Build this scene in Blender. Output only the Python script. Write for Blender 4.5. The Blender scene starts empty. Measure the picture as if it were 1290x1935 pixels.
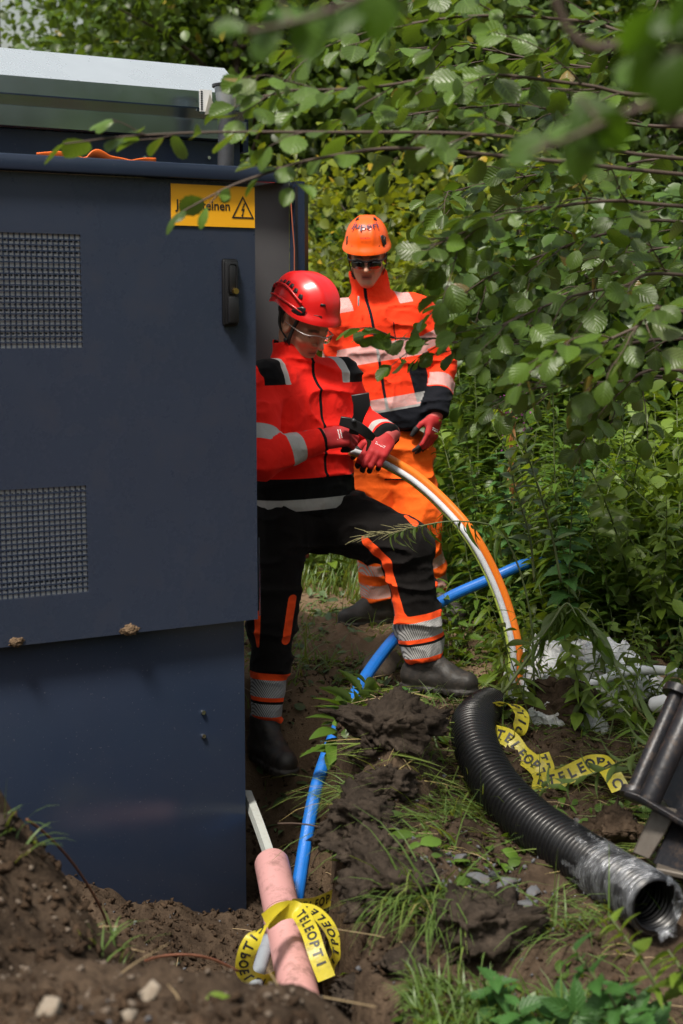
import bpy, math, random
import numpy as np
from mathutils import Vector, Matrix, Euler
R = math.radians
S = bpy.context.scene
COL = S.collection
rng = np.random.default_rng(7)
random.seed(7)

# ---------------------------------------------------------------- camera
CAM_Z, PITCH, FPX, CX, CY = 1.36, R(7.5), 2757.0, 645.0, 967.5
cam_d = bpy.data.cameras.new('camera'); cam = bpy.data.objects.new('camera', cam_d); COL.objects.link(cam)
cam.location = (0, 0, CAM_Z); cam.rotation_euler = (R(90)-PITCH, 0, 0)
cam_d.sensor_fit = 'VERTICAL'; cam_d.sensor_height = 36.0; cam_d.sensor_width = 24.0
cam_d.lens = FPX/1935*36; cam_d.clip_start = .05; cam_d.clip_end = 600
cam_d.dof.use_dof = True; cam_d.dof.focus_distance = 5.3; cam_d.dof.aperture_fstop = 3.2
S.camera = cam

# ---------------------------------------------------------------- sky and sun
SUN_EL, SUN_AZ = R(61), R(207)          # azimuth measured clockwise from +Y
w = bpy.data.worlds.new('World'); S.world = w; w.use_nodes = True
nt = w.node_tree; bg = nt.nodes['Background']
sk = nt.nodes.new('ShaderNodeTexSky'); sk.sky_type = 'NISHITA'; sk.sun_disc = False
sk.sun_elevation = SUN_EL; sk.sun_rotation = SUN_AZ; sk.air_density = 2.2; sk.dust_density = 5.0; sk.ozone_density = 1.0
hs = nt.nodes.new('ShaderNodeHueSaturation'); hs.inputs['Saturation'].default_value = .6
nt.links.new(sk.outputs[0], hs.inputs['Color']); nt.links.new(hs.outputs[0], bg.inputs[0]); bg.inputs[1].default_value = .066
sd = bpy.data.lights.new('sun', 'SUN'); sd.energy = 2.6; sd.angle = R(9); sd.color = (1, .94, .84)
sun = bpy.data.objects.new('sun', sd); COL.objects.link(sun)
sdir = Vector((math.sin(SUN_AZ)*math.cos(SUN_EL), math.cos(SUN_AZ)*math.cos(SUN_EL), math.sin(SUN_EL)))
sun.rotation_euler = sdir.to_track_quat('Z', 'Y').to_euler(); sun.location = (2, -3, 9)
S.view_settings.view_transform = 'Standard'; S.view_settings.look = 'None'
S.view_settings.exposure = .95; S.view_settings.gamma = 1.0
S.render.engine = 'CYCLES'
S.cycles.use_denoising = True
S.cycles.max_bounces = 6; S.cycles.diffuse_bounces = 3; S.cycles.glossy_bounces = 3
S.cycles.transmission_bounces = 4; S.cycles.transparent_max_bounces = 8
S.cycles.sample_clamp_indirect = 6

# ---------------------------------------------------------------- helpers
def at(px, py, Y):
    """a photo pixel and a distance along +Y -> a point of the place"""
    a = (px-CX)/FPX; b = (CY-py)/FPX
    yy = math.cos(PITCH)+b*math.sin(PITCH); zz = -math.sin(PITCH)+b*math.cos(PITCH)
    return np.array([a*Y/yy, Y, CAM_Z+zz*Y/yy])
def V3(*a): return np.array(a, float)
def nrm(v): v = np.asarray(v, float); return v/(np.linalg.norm(v)+1e-12)

def tag(o, label=None, cat=None, group=None, kind=None):
    if label: o['label'] = label
    if cat: o['category'] = cat
    if group: o['group'] = group
    if kind: o['kind'] = kind
    return o
def empty(name, loc=(0, 0, 0), rz=0):
    o = bpy.data.objects.new(name, None); COL.objects.link(o); o.location = [float(v) for v in loc]; o.rotation_euler = (0, 0, rz)
    o.empty_display_size = .1
    return o
def mesh_obj(name, v, f, m=None, parent=None, smooth=True, attrs=None, uv=None, auto=None):
    """v Nx3, f a list of index lists or an (n,k) int array -> one linked object"""
    me = bpy.data.meshes.new(name)
    v = np.asarray(v, np.float32)
    if isinstance(f, np.ndarray) and f.ndim == 2:
        n, k = f.shape
        me.vertices.add(len(v)); me.vertices.foreach_set('co', v.ravel())
        me.loops.add(n*k); me.loops.foreach_set('vertex_index', f.astype(np.int32).ravel())
        me.polygons.add(n); me.polygons.foreach_set('loop_start', np.arange(0, n*k, k, dtype=np.int32))
        me.update(calc_edges=True)
    else:
        me.from_pydata(v.tolist(), [], [list(map(int, q)) for q in f])
    me.validate()
    if uv is not None:
        li = np.empty(len(me.loops), np.int32); me.loops.foreach_get('vertex_index', li)
        l = me.uv_layers.new(name='UVMap'); l.data.foreach_set('uv', np.asarray(uv, np.float32)[li].ravel())
    if attrs:
        for k_, a in attrs.items():
            t = me.attributes.new(k_, 'FLOAT', 'POINT'); t.data.foreach_set('value', np.asarray(a, np.float32))
    if smooth: me.polygons.foreach_set('use_smooth', np.ones(len(me.polygons), bool))
    if m: me.materials.append(m)
    if auto is not None:
        try: me.set_sharp_from_angle(angle=R(auto))
        except Exception: pass
    o = bpy.data.objects.new(name, me); COL.objects.link(o)
    if parent: o.parent = parent
    return o

class MB:
    """collects boxes, tubes and polygons, then links them as one object"""
    def __init__(s): s.v = []; s.f = []
    def add(s, v, f):
        b = len(s.v); s.v += [tuple(map(float, p)) for p in v]; s.f += [[b+i for i in q] for q in f]; return s
    def box(s, lo, hi, bev=0.0, M=None):
        bm_v, bm_f = bev_box(np.array(lo, float), np.array(hi, float), bev)
        if M is not None: bm_v = [tuple(M @ Vector(p)) for p in bm_v]
        return s.add(bm_v, bm_f)
    def tube(s, pts, r, n=10, caps=True):
        v, f = tube_geo(pts, r, n, caps); return s.add(v, f)
    def build(s, name, m, parent=None, smooth=True, auto=35):
        return mesh_obj(name, s.v, s.f, m, parent, smooth=smooth, auto=auto)
import bmesh
def bev_box(lo, hi, bev):
    bm = bmesh.new(); bmesh.ops.create_cube(bm, size=1)
    c = (lo+hi)/2; d = hi-lo
    for q in bm.verts: q.co = Vector((q.co.x*d[0]+c[0], q.co.y*d[1]+c[1], q.co.z*d[2]+c[2]))
    if bev > 0:
        bmesh.ops.bevel(bm, geom=list(bm.edges), offset=bev, segments=2, affect='EDGES', profile=.5)
    bm.verts.index_update()
    v = [tuple(q.co) for q in bm.verts]; f = [[q.index for q in p.verts] for p in bm.faces]; bm.free()
    return v, f
def spline(pts, n):
    """Catmull-Rom through pts, n samples in all"""
    P = np.asarray(pts, float); P = np.vstack([2*P[0]-P[1], P, 2*P[-1]-P[-2]])
    m = len(P)-3; u = np.linspace(0, m-1e-9, n); i = u.astype(int); t = (u-i)[:, None]
    a, b, c, d = P[i], P[i+1], P[i+2], P[i+3]
    return .5*((2*b)+(c-a)*t+(2*a-5*b+4*c-d)*t**2+(3*b-a-3*c+d)*t**3)
def frames(P):
    P = np.asarray(P, float); T = np.gradient(P, axis=0); T /= np.linalg.norm(T, axis=1)[:, None]+1e-12
    up = np.array([0, 0, 1.]) if abs(T[0][2]) < .9 else np.array([1., 0, 0])
    N = np.zeros_like(P); n = nrm(up-T[0]*np.dot(up, T[0])); N[0] = n
    for i in range(1, len(P)):
        n = n-T[i]*np.dot(n, T[i]); n = n/(np.linalg.norm(n)+1e-12); N[i] = n
    return T, N, np.cross(T, N)
def tube_geo(P, r, n=10, caps=True, phase=0):
    P = np.asarray(P, float); T, N, B = frames(P); k = len(P)
    r = np.broadcast_to(np.asarray(r, float), (k,))
    a = np.linspace(0, 2*math.pi, n, endpoint=False)+phase
    v = (P[:, None]+r[:, None, None]*(np.cos(a)[None, :, None]*N[:, None]+np.sin(a)[None, :, None]*B[:, None])).reshape(-1, 3)
    f = []
    for i in range(k-1):
        for j in range(n):
            j2 = (j+1) % n; f.append([i*n+j, i*n+j2, (i+1)*n+j2, (i+1)*n+j])
    if caps: f.append(list(range(n))[::-1]); f.append([(k-1)*n+j for j in range(n)])
    return v, f
def ribbon_geo(P, W, thick=.0):
    """P path, W half-width vectors -> a two-vertex wide strip"""
    P = np.asarray(P); W = np.asarray(W); k = len(P)
    v = np.vstack([P-W, P+W]); f = [[i, i+1, k+i+1, k+i] for i in range(k-1)]
    return v, f

# value noise ------------------------------------------------------
def _h(i):
    i = i.astype(np.int64)
    n = (i[..., 0]*374761393+i[..., 1]*668265263+i[..., 2]*2147483647) & 0xffffffff
    n = ((n ^ (n >> 13))*1274126177) & 0xffffffff
    n = ((n ^ (n >> 16))*2246822519) & 0xffffffff
    return ((n ^ (n >> 15)) & 0xffff)/65535.0
def vnoise(p):
    p = np.asarray(p, float); i = np.floor(p); f = p-i; u = f*f*(3-2*f); out = 0
    for dx in (0, 1):
        for dy in (0, 1):
            for dz in (0, 1):
                wgt = (u[..., 0] if dx else 1-u[..., 0])*(u[..., 1] if dy else 1-u[..., 1])*(u[..., 2] if dz else 1-u[..., 2])
                out = out+wgt*_h(i+np.array([dx, dy, dz]))
    return out*2-1
def fbm(p, o=4, g=.5):
    s = 0; a = 1; p = np.asarray(p, float)
    for k in range(o): s = s+a*vnoise(p*2**k+k*17.3); a *= g
    return s
def n2(x, y, s, o=4, z=0.): return fbm(np.stack([np.asarray(x)*s, np.asarray(y)*s, np.zeros_like(np.asarray(x, float))+z], -1), o)

# signed distance bodies -----------------------------------------
def rcone(P, a, b, ra, rb):
    a = np.asarray(a, float); b = np.asarray(b, float); ab = b-a
    t = np.clip(((P-a) @ ab)/(ab @ ab+1e-12), 0, 1)
    return np.linalg.norm(P-a-t[:, None]*ab, axis=1)-(ra+(rb-ra)*t)
def ell(P, c, r, M=None):
    q = P-np.asarray(c, float)
    if M is not None: q = q @ M
    r = np.asarray(r, float); k0 = np.linalg.norm(q/r, axis=1); k1 = np.linalg.norm(q/r**2, axis=1)
    return k0*(k0-1)/(k1+1e-9)
def rbox(P, c, h, r, M=None):
    q = P-np.asarray(c, float)
    if M is not None: q = q @ M
    q = np.abs(q)-(np.asarray(h, float)-r)
    return np.linalg.norm(np.maximum(q, 0), axis=1)+np.minimum(q.max(1), 0)-r
def smin(a, b, k):
    h = np.clip(.5+.5*(b-a)/k, 0, 1); return b*(1-h)+a*h-k*h*(1-h)
def smax(a, b, k): return -smin(-a, -b, k)
def sdf_mesh(fn, lo, hi, h, fold=None):
    lo = np.asarray(lo, float); hi = np.asarray(hi, float)
    n = np.ceil((hi-lo)/h).astype(int)+1
    g = np.stack(np.meshgrid(*[lo[i]+h*np.arange(n[i]) for i in range(3)], indexing='ij'), -1).reshape(-1, 3)
    F = fn(g)
    if fold is not None:
        m = np.abs(F) < .035; F[m] += fold(g[m])
    F = F.reshape(n); Sg = F < 0
    acc = np.zeros(tuple(n-1)+(3,)); cnt = np.zeros(tuple(n-1))
    sl = lambda d, k: slice(d, n[k]-1+d)
    quads = []
    for ax in range(3):
        o1, o2 = [(1, 2), (2, 0), (0, 1)][ax]
        for d1 in (0, 1):
            for d2 in (0, 1):
                ia = [None]*3; ib = [None]*3
                ia[ax] = sl(0, ax); ib[ax] = sl(1, ax)
                ia[o1] = ib[o1] = sl(d1, o1); ia[o2] = ib[o2] = sl(d2, o2)
                fa = F[tuple(ia)]; fb = F[tuple(ib)]; x = (fa < 0) != (fb < 0)
                t = np.where(x, fa/(fa-fb+1e-20), 0)
                acc[..., ax] += np.where(x, t, 0); acc[..., o1] += np.where(x, d1, 0); acc[..., o2] += np.where(x, d2, 0); cnt += x
    act = cnt > 0
    idx = -np.ones(act.shape, int); idx[act] = np.arange(act.sum())
    ijk = np.argwhere(act); v = lo+h*(ijk+acc[act]/cnt[act][:, None])
    for ax in range(3):
        o1, o2 = [(1, 2), (2, 0), (0, 1)][ax]
        ia = [slice(None)]*3; ib = [slice(None)]*3
        ia[ax] = slice(0, -1); ib[ax] = slice(1, None)
        x = Sg[tuple(ia)] != Sg[tuple(ib)]; e = np.argwhere(x)
        ok = (e[:, o1] > 0) & (e[:, o2] > 0) & (e[:, o1] < n[o1]-1) & (e[:, o2] < n[o2]-1); e = e[ok]
        if not len(e): continue
        s = Sg[tuple(e.T)]; q = []
        for d1, d2 in ((0, 0), (1, 0), (1, 1), (0, 1)):
            c = e.copy(); c[:, o1] -= 1-d1; c[:, o2] -= 1-d2; q.append(idx[tuple(c.T)])
        q = np.stack(q, 1); q[~s] = q[~s][:, ::-1]; quads.append(q)
    f = np.vstack(quads); f = f[(f >= 0).all(1)]
    # one gentle smoothing pass
    for _ in range(2):
        sv = np.zeros_like(v); c = np.zeros(len(v))
        for a, b in ((0, 1), (1, 2), (2, 3), (3, 0)):
            np.add.at(sv, f[:, a], v[f[:, b]]); np.add.at(sv, f[:, b], v[f[:, a]]); np.add.at(c, f[:, a], 1); np.add.at(c, f[:, b], 1)
        v = v*.6+.4*sv/np.maximum(c, 1)[:, None]
    return v, f

# ---------------------------------------------------------------- materials
def N(t, kind, **kw):
    n = t.nodes.new(kind)
    for k, v_ in kw.items():
        if k.startswith('i_'): n.inputs[k[2:].replace('_', ' ')].default_value = v_
        else: setattr(n, k, v_)
    return n
def L(t, a, b): t.links.new(a, b)
def math_n(t, op, a, b=None, c=None):
    n = t.nodes.new('ShaderNodeMath'); n.operation = op
    for i, q in enumerate((a, b, c)):
        if q is None: continue
        if isinstance(q, (int, float)): n.inputs[i].default_value = q
        else: t.links.new(q, n.inputs[i])
    return n.outputs[0]
def mixc(t, fac, a, b):
    n = t.nodes.new('ShaderNodeMix'); n.data_type = 'RGBA'
    for s_, q in ((0, fac), (6, a), (7, b)):
        if isinstance(q, (int, float)): n.inputs[s_].default_value = q
        elif isinstance(q, tuple): n.inputs[s_].default_value = q if len(q) == 4 else q+(1,)
        else: t.links.new(q, n.inputs[s_])
    return n.outputs[2]
def attr(t, name):
    n = t.nodes.new('ShaderNodeAttribute'); n.attribute_name = name; return n.outputs['Fac']
def noise(t, scale, detail=4, rough=.6, vec=None, dist=0):
    n = t.nodes.new('ShaderNodeTexNoise'); n.inputs['Scale'].default_value = scale; n.inputs['Detail'].default_value = detail
    n.inputs['Roughness'].default_value = rough; n.inputs['Distortion'].default_value = dist
    if vec is None: vec = objco(t)
    t.links.new(vec, n.inputs['Vector']); return n.outputs['Fac']
def objco(t):
    n = t.nodes.new('ShaderNodeTexCoord'); return n.outputs['Object']
def ramp(t, fac, *stops):
    n = t.nodes.new('ShaderNodeValToRGB'); e = n.color_ramp.elements
    while len(e) < len(stops): e.new(.5)
    for q, (p, c) in zip(e, stops): q.position = p; q.color = c if len(c) == 4 else c+(1,)
    t.links.new(fac, n.inputs[0]); return n.outputs[0]
def bump(t, h, strength=.3, dist=.01, base=None):
    n = t.nodes.new('ShaderNodeBump'); n.inputs['Strength'].default_value = strength; n.inputs['Distance'].default_value = dist
    t.links.new(h, n.inputs['Height'])
    if base is not None: t.links.new(base, n.inputs['Normal'])
    return n.outputs[0]
def new_mat(name):
    m = bpy.data.materials.new(name); m.use_nodes = True; t = m.node_tree
    return m, t, t.nodes['Principled BSDF']
def pmat(name, c, rough=.5, metal=0, spec=.5, var=.15, vscale=8, bstr=.0, bscale=60, dirt=0, dirtc=(.12, .08, .05), coat=0):
    """one colour, broken by a little noise, optional bump and dirt specks"""
    m, t, p = new_mat(name)
    nz = noise(t, vscale, 5, .65)
    c = tuple(c)
    col = mixc(t, nz, tuple(max(0, q*(1-var)) for q in c), tuple(min(1, q*(1+var)) for q in c))
    if dirt:
        d = math_n(t, 'MULTIPLY', ramp(t, noise(t, vscale*2.3, 8, .75), (.5, (0, 0, 0)), (.68, (1, 1, 1))), dirt)
        col = mixc(t, d, col, dirtc)
        rr = math_n(t, 'ADD', math_n(t, 'MULTIPLY', d, .4), rough); L(t, rr, p.inputs['Roughness'])
    else:
        rr = math_n(t, 'MULTIPLY_ADD', nz, .16, rough-.08); L(t, rr, p.inputs['Roughness'])
    L(t, col, p.inputs['Base Color'])
    p.inputs['Metallic'].default_value = metal; p.inputs['Specular IOR Level'].default_value = spec
    if coat: p.inputs['Coat Weight'].default_value = coat; p.inputs['Coat Roughness'].default_value = .15
    if bstr: L(t, bump(t, noise(t, bscale, 4, .6), bstr, .004), p.inputs['Normal'])
    return m
MT = {}
# ---------------------------------------------------------------- shared materials
def soil_mat(name, a, b, c):
    m, t, p = new_mat(name); o = objco(t)
    n1 = noise(t, 3.2, 8, .7, o); n2_ = noise(t, 38, 6, .7, o); n3 = noise(t, 160, 3, .6, o)
    col = mixc(t, ramp(t, n1, (.35, (0, 0, 0)), (.65, (1, 1, 1))), a, b)
    col = mixc(t, ramp(t, n2_, (.42, (0, 0, 0)), (.7, (.8, .8, .8))), col, c)
    L(t, col, p.inputs['Base Color']); p.inputs['Roughness'].default_value = .95; p.inputs['Specular IOR Level'].default_value = .05
    if name == 'soil':      # dry trodden soil on the level ground, damp soil where it was dug
        sp = N(t, 'ShaderNodeSeparateXYZ'); L(t, o, sp.inputs[0]); yy = math_n(t, 'ADD', sp.outputs[1], math_n(t, 'MULTIPLY', n1, .9))
        dry = ramp(t, math_n(t, 'MULTIPLY', yy, .1), (.545, (0, 0, 0)), (.58, (1, 1, 1))); col = mixc(t, math_n(t, 'MULTIPLY', dry, .75), col, (.19, .13, .082)); L(t, col, p.inputs['Base Color'])
    h = math_n(t, 'ADD', n2_, math_n(t, 'MULTIPLY', n3, .35))
    L(t, bump(t, h, .8, .012), p.inputs['Normal'])
    return m
M_soil = soil_mat('soil', (.044, .031, .022), (.108, .076, .052), (.022, .015, .011))
M_clod = soil_mat('clod_soil', (.032, .025, .020), (.075, .058, .045), (.015, .012, .010))
M_stone = pmat('stone', (.085, .088, .098), .75, var=.35, vscale=14, bstr=.4, bscale=50, dirt=.7, dirtc=(.09, .06, .04))
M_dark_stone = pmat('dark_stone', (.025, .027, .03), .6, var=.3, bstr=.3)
M_pale_stone = pmat('pale_stone', (.24, .20, .155), .85, var=.25, vscale=20, bstr=.3, dirt=.6)
M_paint = pmat('cabinet_paint', (.024, .035, .064), .13, spec=.45, var=.08, vscale=3, bstr=.06, bscale=420)
M_paint_dusty = pmat('cabinet_paint_dusty', (.030, .040, .068), .27, spec=.5, var=.1, vscale=3, bstr=.06, bscale=420, dirt=.08, dirtc=(.12, .09, .07))
def speckle(m):
    t = m.node_tree; p = t.nodes['Principled BSDF']; l = p.inputs['Base Color'].links[0]; src = l.from_socket
    s1 = ramp(t, noise(t, 130, 2, .5), (.70, (0, 0, 0)), (.75, (1, 1, 1))); s2 = ramp(t, noise(t, 2.2, 8, .75), (.5, (0, 0, 0)), (.8, (1, 1, 1)))
    c = mixc(t, math_n(t, 'MULTIPLY', s1, .35), src, (.2, .2, .21)); c = mixc(t, math_n(t, 'MULTIPLY', s2, .07), c, (.10, .09, .085)); L(t, c, p.inputs['Base Color'])
    r = p.inputs['Roughness'].links[0].from_socket; L(t, math_n(t, 'ADD', r, math_n(t, 'MULTIPLY', s2, .12)), p.inputs['Roughness'])
speckle(M_paint); speckle(M_paint_dusty)
M_inner = pmat('inner_panel', (.085, .085, .09), .5, var=.12, vscale=5)
M_black_plastic = pmat('black_plastic', (.012, .012, .014), .38, spec=.5, var=.1)
M_brass = pmat('brass', (.75, .5, .16), .3, metal=1)
M_galv = pmat('galvanised', (.60, .65, .68), .28, metal=.6, var=.12, vscale=5, bstr=.05, bscale=200)
M_galv_shade = pmat('galvanised_shade', (.33, .40, .43), .17, metal=.97, var=.1, vscale=5)  # same galvanised metal as the roof, its dark reflection put into the fascia's colour
M_galv_dark = pmat('galvanised_dull', (.05, .054, .062), .5, metal=.3, var=.4, vscale=22, bstr=.2, bscale=70, dirt=.5, dirtc=(.05, .045, .045))
M_screw = pmat('bright_screw', (.75, .77, .8), .25, metal=1)
M_sign = pmat('sign_yellow', (.9, .43, .012), .45, var=.04)
M_ink = pmat('black_ink', (.012, .012, .012), .5)
M_mesh_back = pmat('vent_backing', (.88, .90, .93), .5, metal=.0, var=.2, vscale=30)
M_white = pmat('white_plastic', (.72, .74, .77), .38, var=.06, dirt=.2)
M_orange_film = pmat('orange_film', (.95, .17, .02), .4, var=.1)
M_label = pmat('label_paper', (.75, .75, .74), .6)

# ---------------------------------------------------------------- the ground
def sstep(a, b, x): t = np.clip((x-a)/(b-a), 0, 1); return t*t*(3-2*t)
CORNER = at(487, 1170, 4.7)                       # lower right corner of the front door
U = V3(math.sin(R(60.6)), math.cos(R(60.6)), 0)    # along the cabinet front, to the right
NOUT = V3(math.cos(R(60.6)), -math.sin(R(60.6)), 0)  # out of the front
def gh(x, y, rough=True):
    x = np.asarray(x, float); y = np.asarray(y, float)
    wob = n2(x, y, 2.1, 3)
    # pit floor, higher to the left
    floor = -.64+.24*sstep(-.30, -.95, x)-.06*sstep(-.2, 0, x)*sstep(4.2, 4.8, y)
    edge_r = -.05+.10*wob+.05*sstep(4.2, 5.0, y)-.02*sstep(3.6, 3.2, y)      # right lip of the pit
    side = sstep(edge_r+.03, edge_r+.15+.08*n2(x, y, 3, 2, 5.), x)
    back = sstep(4.98+.1*wob, 5.5+.1*wob, y)
    top = -.13*sstep(4.9, 4.1, y)+.045*n2(x, y, 1.7, 3, 3.)+.06*np.exp(-((x-.12)**2+(y-4.55)**2)/.06)+.075*np.exp(-((x-.17)/.11)**2)*sstep(3.2, 3.6, y)*sstep(5.0, 4.7, y)*(1+.6*n2(x, y, 5, 3, 8.))
    top = top-.10*sstep(3.35, 2.8, y)*sstep(0, .3, x)
    # spoil heap behind the black pipe
    top = top-.10*np.exp(-(((x-.72)/.30)**2+((y-4.45)/.40)**2))-.07*np.exp(-(((x-.68)/.30)**2+((y-3.6)/.35)**2))
    k = np.maximum(side, back)
    h = floor*(1-k)+top*k
    # the near heap: a ridge in front and at the left
    ridge = .170+.05*wob+.27*(2.5-y)-.30*sstep(-.12, .28, x)
    rm = sstep(3.22+.1*wob-.25*sstep(-.2, .4, x), 2.58+.08*wob-.25*sstep(-.2, .4, x), y)
    h = h*(1-rm)+np.maximum(ridge, -.3)*rm
    left = np.minimum(-.13+1.25*(-.405+.05*wob-x), .62)-1.6*np.maximum(y-3.15, 0)
    h = np.where(x < -.3, np.maximum(h, left), h)
    if rough:
        near = sstep(9, 6, y)
        r = .030*n2(x, y, 9, 4, 9.)+.020*np.abs(n2(x, y, 24, 4, 2.))
        h = h+r*near+.03*n2(x, y, .7, 3)*sstep(5, 8, y)
    h = h+.35*sstep(12, 40, y)*0
    return h
def axis(lo, hi, fine, far):
    m = np.arange(lo, hi, fine); out = [far*0]; a = []; s = fine; q = lo
    while q > -far: s *= 1.22; q -= s; a.append(q)
    b = []; s = fine; q = m[-1]
    while q < far: s *= 1.22; q += s; b.append(q)
    return np.array(a[::-1]+list(m)+b)
gx = axis(-1.5, 1.9, .016, 260); gy = axis(1.5, 6.6, .016, 260)
GX, GY = np.meshgrid(gx, gy, indexing='ij'); GZ = gh(GX, GY)
nx_, ny_ = GX.shape; ii = (np.arange(nx_-1)[:, None]*ny_+np.arange(ny_-1)[None]).ravel()
ground = mesh_obj('ground', np.stack([GX, GY, GZ], -1).reshape(-1, 3), np.stack([ii, ii+ny_, ii+ny_+1, ii+1], 1), M_soil)
tag(ground, 'bare brown soil with a dug pit and heaps beside the cabinet', 'ground', kind='structure')

def blob_geo(n_sub, seed, sx=1, sy=1, sz=1, amp=.3, freq=1.6, facet=False):
    bm = bmesh.new(); bmesh.ops.create_icosphere(bm, subdivisions=n_sub, radius=1)
    v = np.array([q.co for q in bm.verts]); f = np.array([[q.index for q in p.verts] for p in bm.faces]); bm.free()
    d = 1+amp*fbm(v*freq+seed*13.7, 3)
    if facet:
        r_ = np.random.default_rng(seed)
        for _ in range(13):
            nn = nrm(r_.normal(size=3)); c = .48+.24*r_.random(); k = np.maximum(v @ nn-c, 0); v = v-k[:, None]*nn
    return v*d[:, None]*np.array([sx, sy, sz]), f

# loose crumbs of soil over pit, heaps and bank: nobody could count them
def scatter_mesh(protos, pos, scale, rots, extra=None):
    """protos list of (v, f) chosen per point; one mesh"""
    vs = []; fs = []; at_ = []; off = 0
    which = rng.integers(0, len(protos), len(pos))
    for k, (pv, pf) in enumerate(protos):
        m = which == k
        if not m.any(): continue
        q = np.einsum('nij,vj->nvi', rots[m], pv)*scale[m][:, None, None]+pos[m][:, None]
        n = m.sum(); vs.append(q.reshape(-1, 3)); fs.append((pf[None]+(np.arange(n)*len(pv))[:, None, None]).reshape(-1, pf.shape[1])+off); off += n*len(pv)
        if extra is not None: at_.append(np.repeat(extra[m], len(pv)))
    return np.vstack(vs), np.vstack(fs), (np.concatenate(at_) if extra is not None else None)
def rand_rots(n):
    q = rng.normal(size=(n, 4)); q /= np.linalg.norm(q, axis=1)[:, None]; w_, x, y, z = q.T
    return np.stack([np.stack([1-2*(y*y+z*z), 2*(x*y-z*w_), 2*(x*z+y*w_)], -1), np.stack([2*(x*y+z*w_), 1-2*(x*x+z*z), 2*(y*z-x*w_)], -1), np.stack([2*(x*z-y*w_), 2*(y*z+x*w_), 1-2*(x*x+y*y)], -1)], 1)
cp = [blob_geo(2 if s < 4 else 1, s, 1, .55+.1*(s % 4), .45+.08*(s % 3), .85, 2.2, True) for s in range(8)]
n = 52000
cx_ = rng.uniform(-1.4, 1.6, n); cy_ = rng.uniform(1.7, 5.9, n)
keep = (n2(cx_, cy_, 2.3, 3, 7.) > -.35); cx_, cy_ = cx_[keep], cy_[keep]
cs = .0028+np.where(cy_ < 3.1, .022, .014)*rng.random(len(cx_))**5
v, f, _ = scatter_mesh(cp, np.stack([cx_, cy_, gh(cx_, cy_)+cs*.25], 1), cs, rand_rots(len(cx_)))
tag(mesh_obj('soil_crumbs', v, f, soil_mat('crumb_soil', (.042, .028, .019), (.095, .063, .041), (.022, .015, .011))), 'loose dark crumbs of soil over the pit and heaps', 'soil', kind='stuff')
n = 1500
cx_ = rng.uniform(-1.3, 1.2, n); cy_ = rng.uniform(1.75, 4.6, n); keep = n2(cx_, cy_, 2., 3, 31.) > .02
cx_, cy_ = cx_[keep], cy_[keep]; cs = .004+.010*rng.random(len(cx_))**3
gp = [blob_geo(1, s, 1, .75, .55, .25, 1.4, True) for s in range(6)]
v, f, _ = scatter_mesh(gp, np.stack([cx_, cy_, gh(cx_, cy_)+cs*.3], 1), cs, rand_rots(len(cx_)))
tag(mesh_obj('gravel', v, f, M_stone, smooth=False), 'fine grey gravel strewn over the dug soil', 'gravel', kind='stuff')

n = 420
cx_ = .36+.11*rng.normal(size=n); cy_ = 3.62+.17*rng.normal(size=n); cs = .003+.011*rng.random(n)**2.5
v, f, _ = scatter_mesh(gp, np.stack([cx_, cy_, gh(cx_, cy_)+cs*.3], 1), cs, rand_rots(n))
tag(mesh_obj('rubble', v, f, M_stone, smooth=False), 'grey rubble chips spilled over the mound left of the black pipe', 'gravel', kind='stuff')
n = 1600
cx_ = rng.uniform(-.8, .45, n); cy_ = rng.uniform(1.8, 3.0, n); cs = .0035+.011*rng.random(n)**4
v, f, _ = scatter_mesh(gp, np.stack([cx_, cy_, gh(cx_, cy_)+cs*.3], 1), cs, rand_rots(n))
tag(mesh_obj('pebbles', v, f, pmat('tan_pebble', (.13, .10, .075), .85, var=.5, vscale=9, dirt=.5, dirtc=(.06, .04, .03)), smooth=False), 'tan grit and pebbles over the near heap', 'gravel', kind='stuff')
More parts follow.
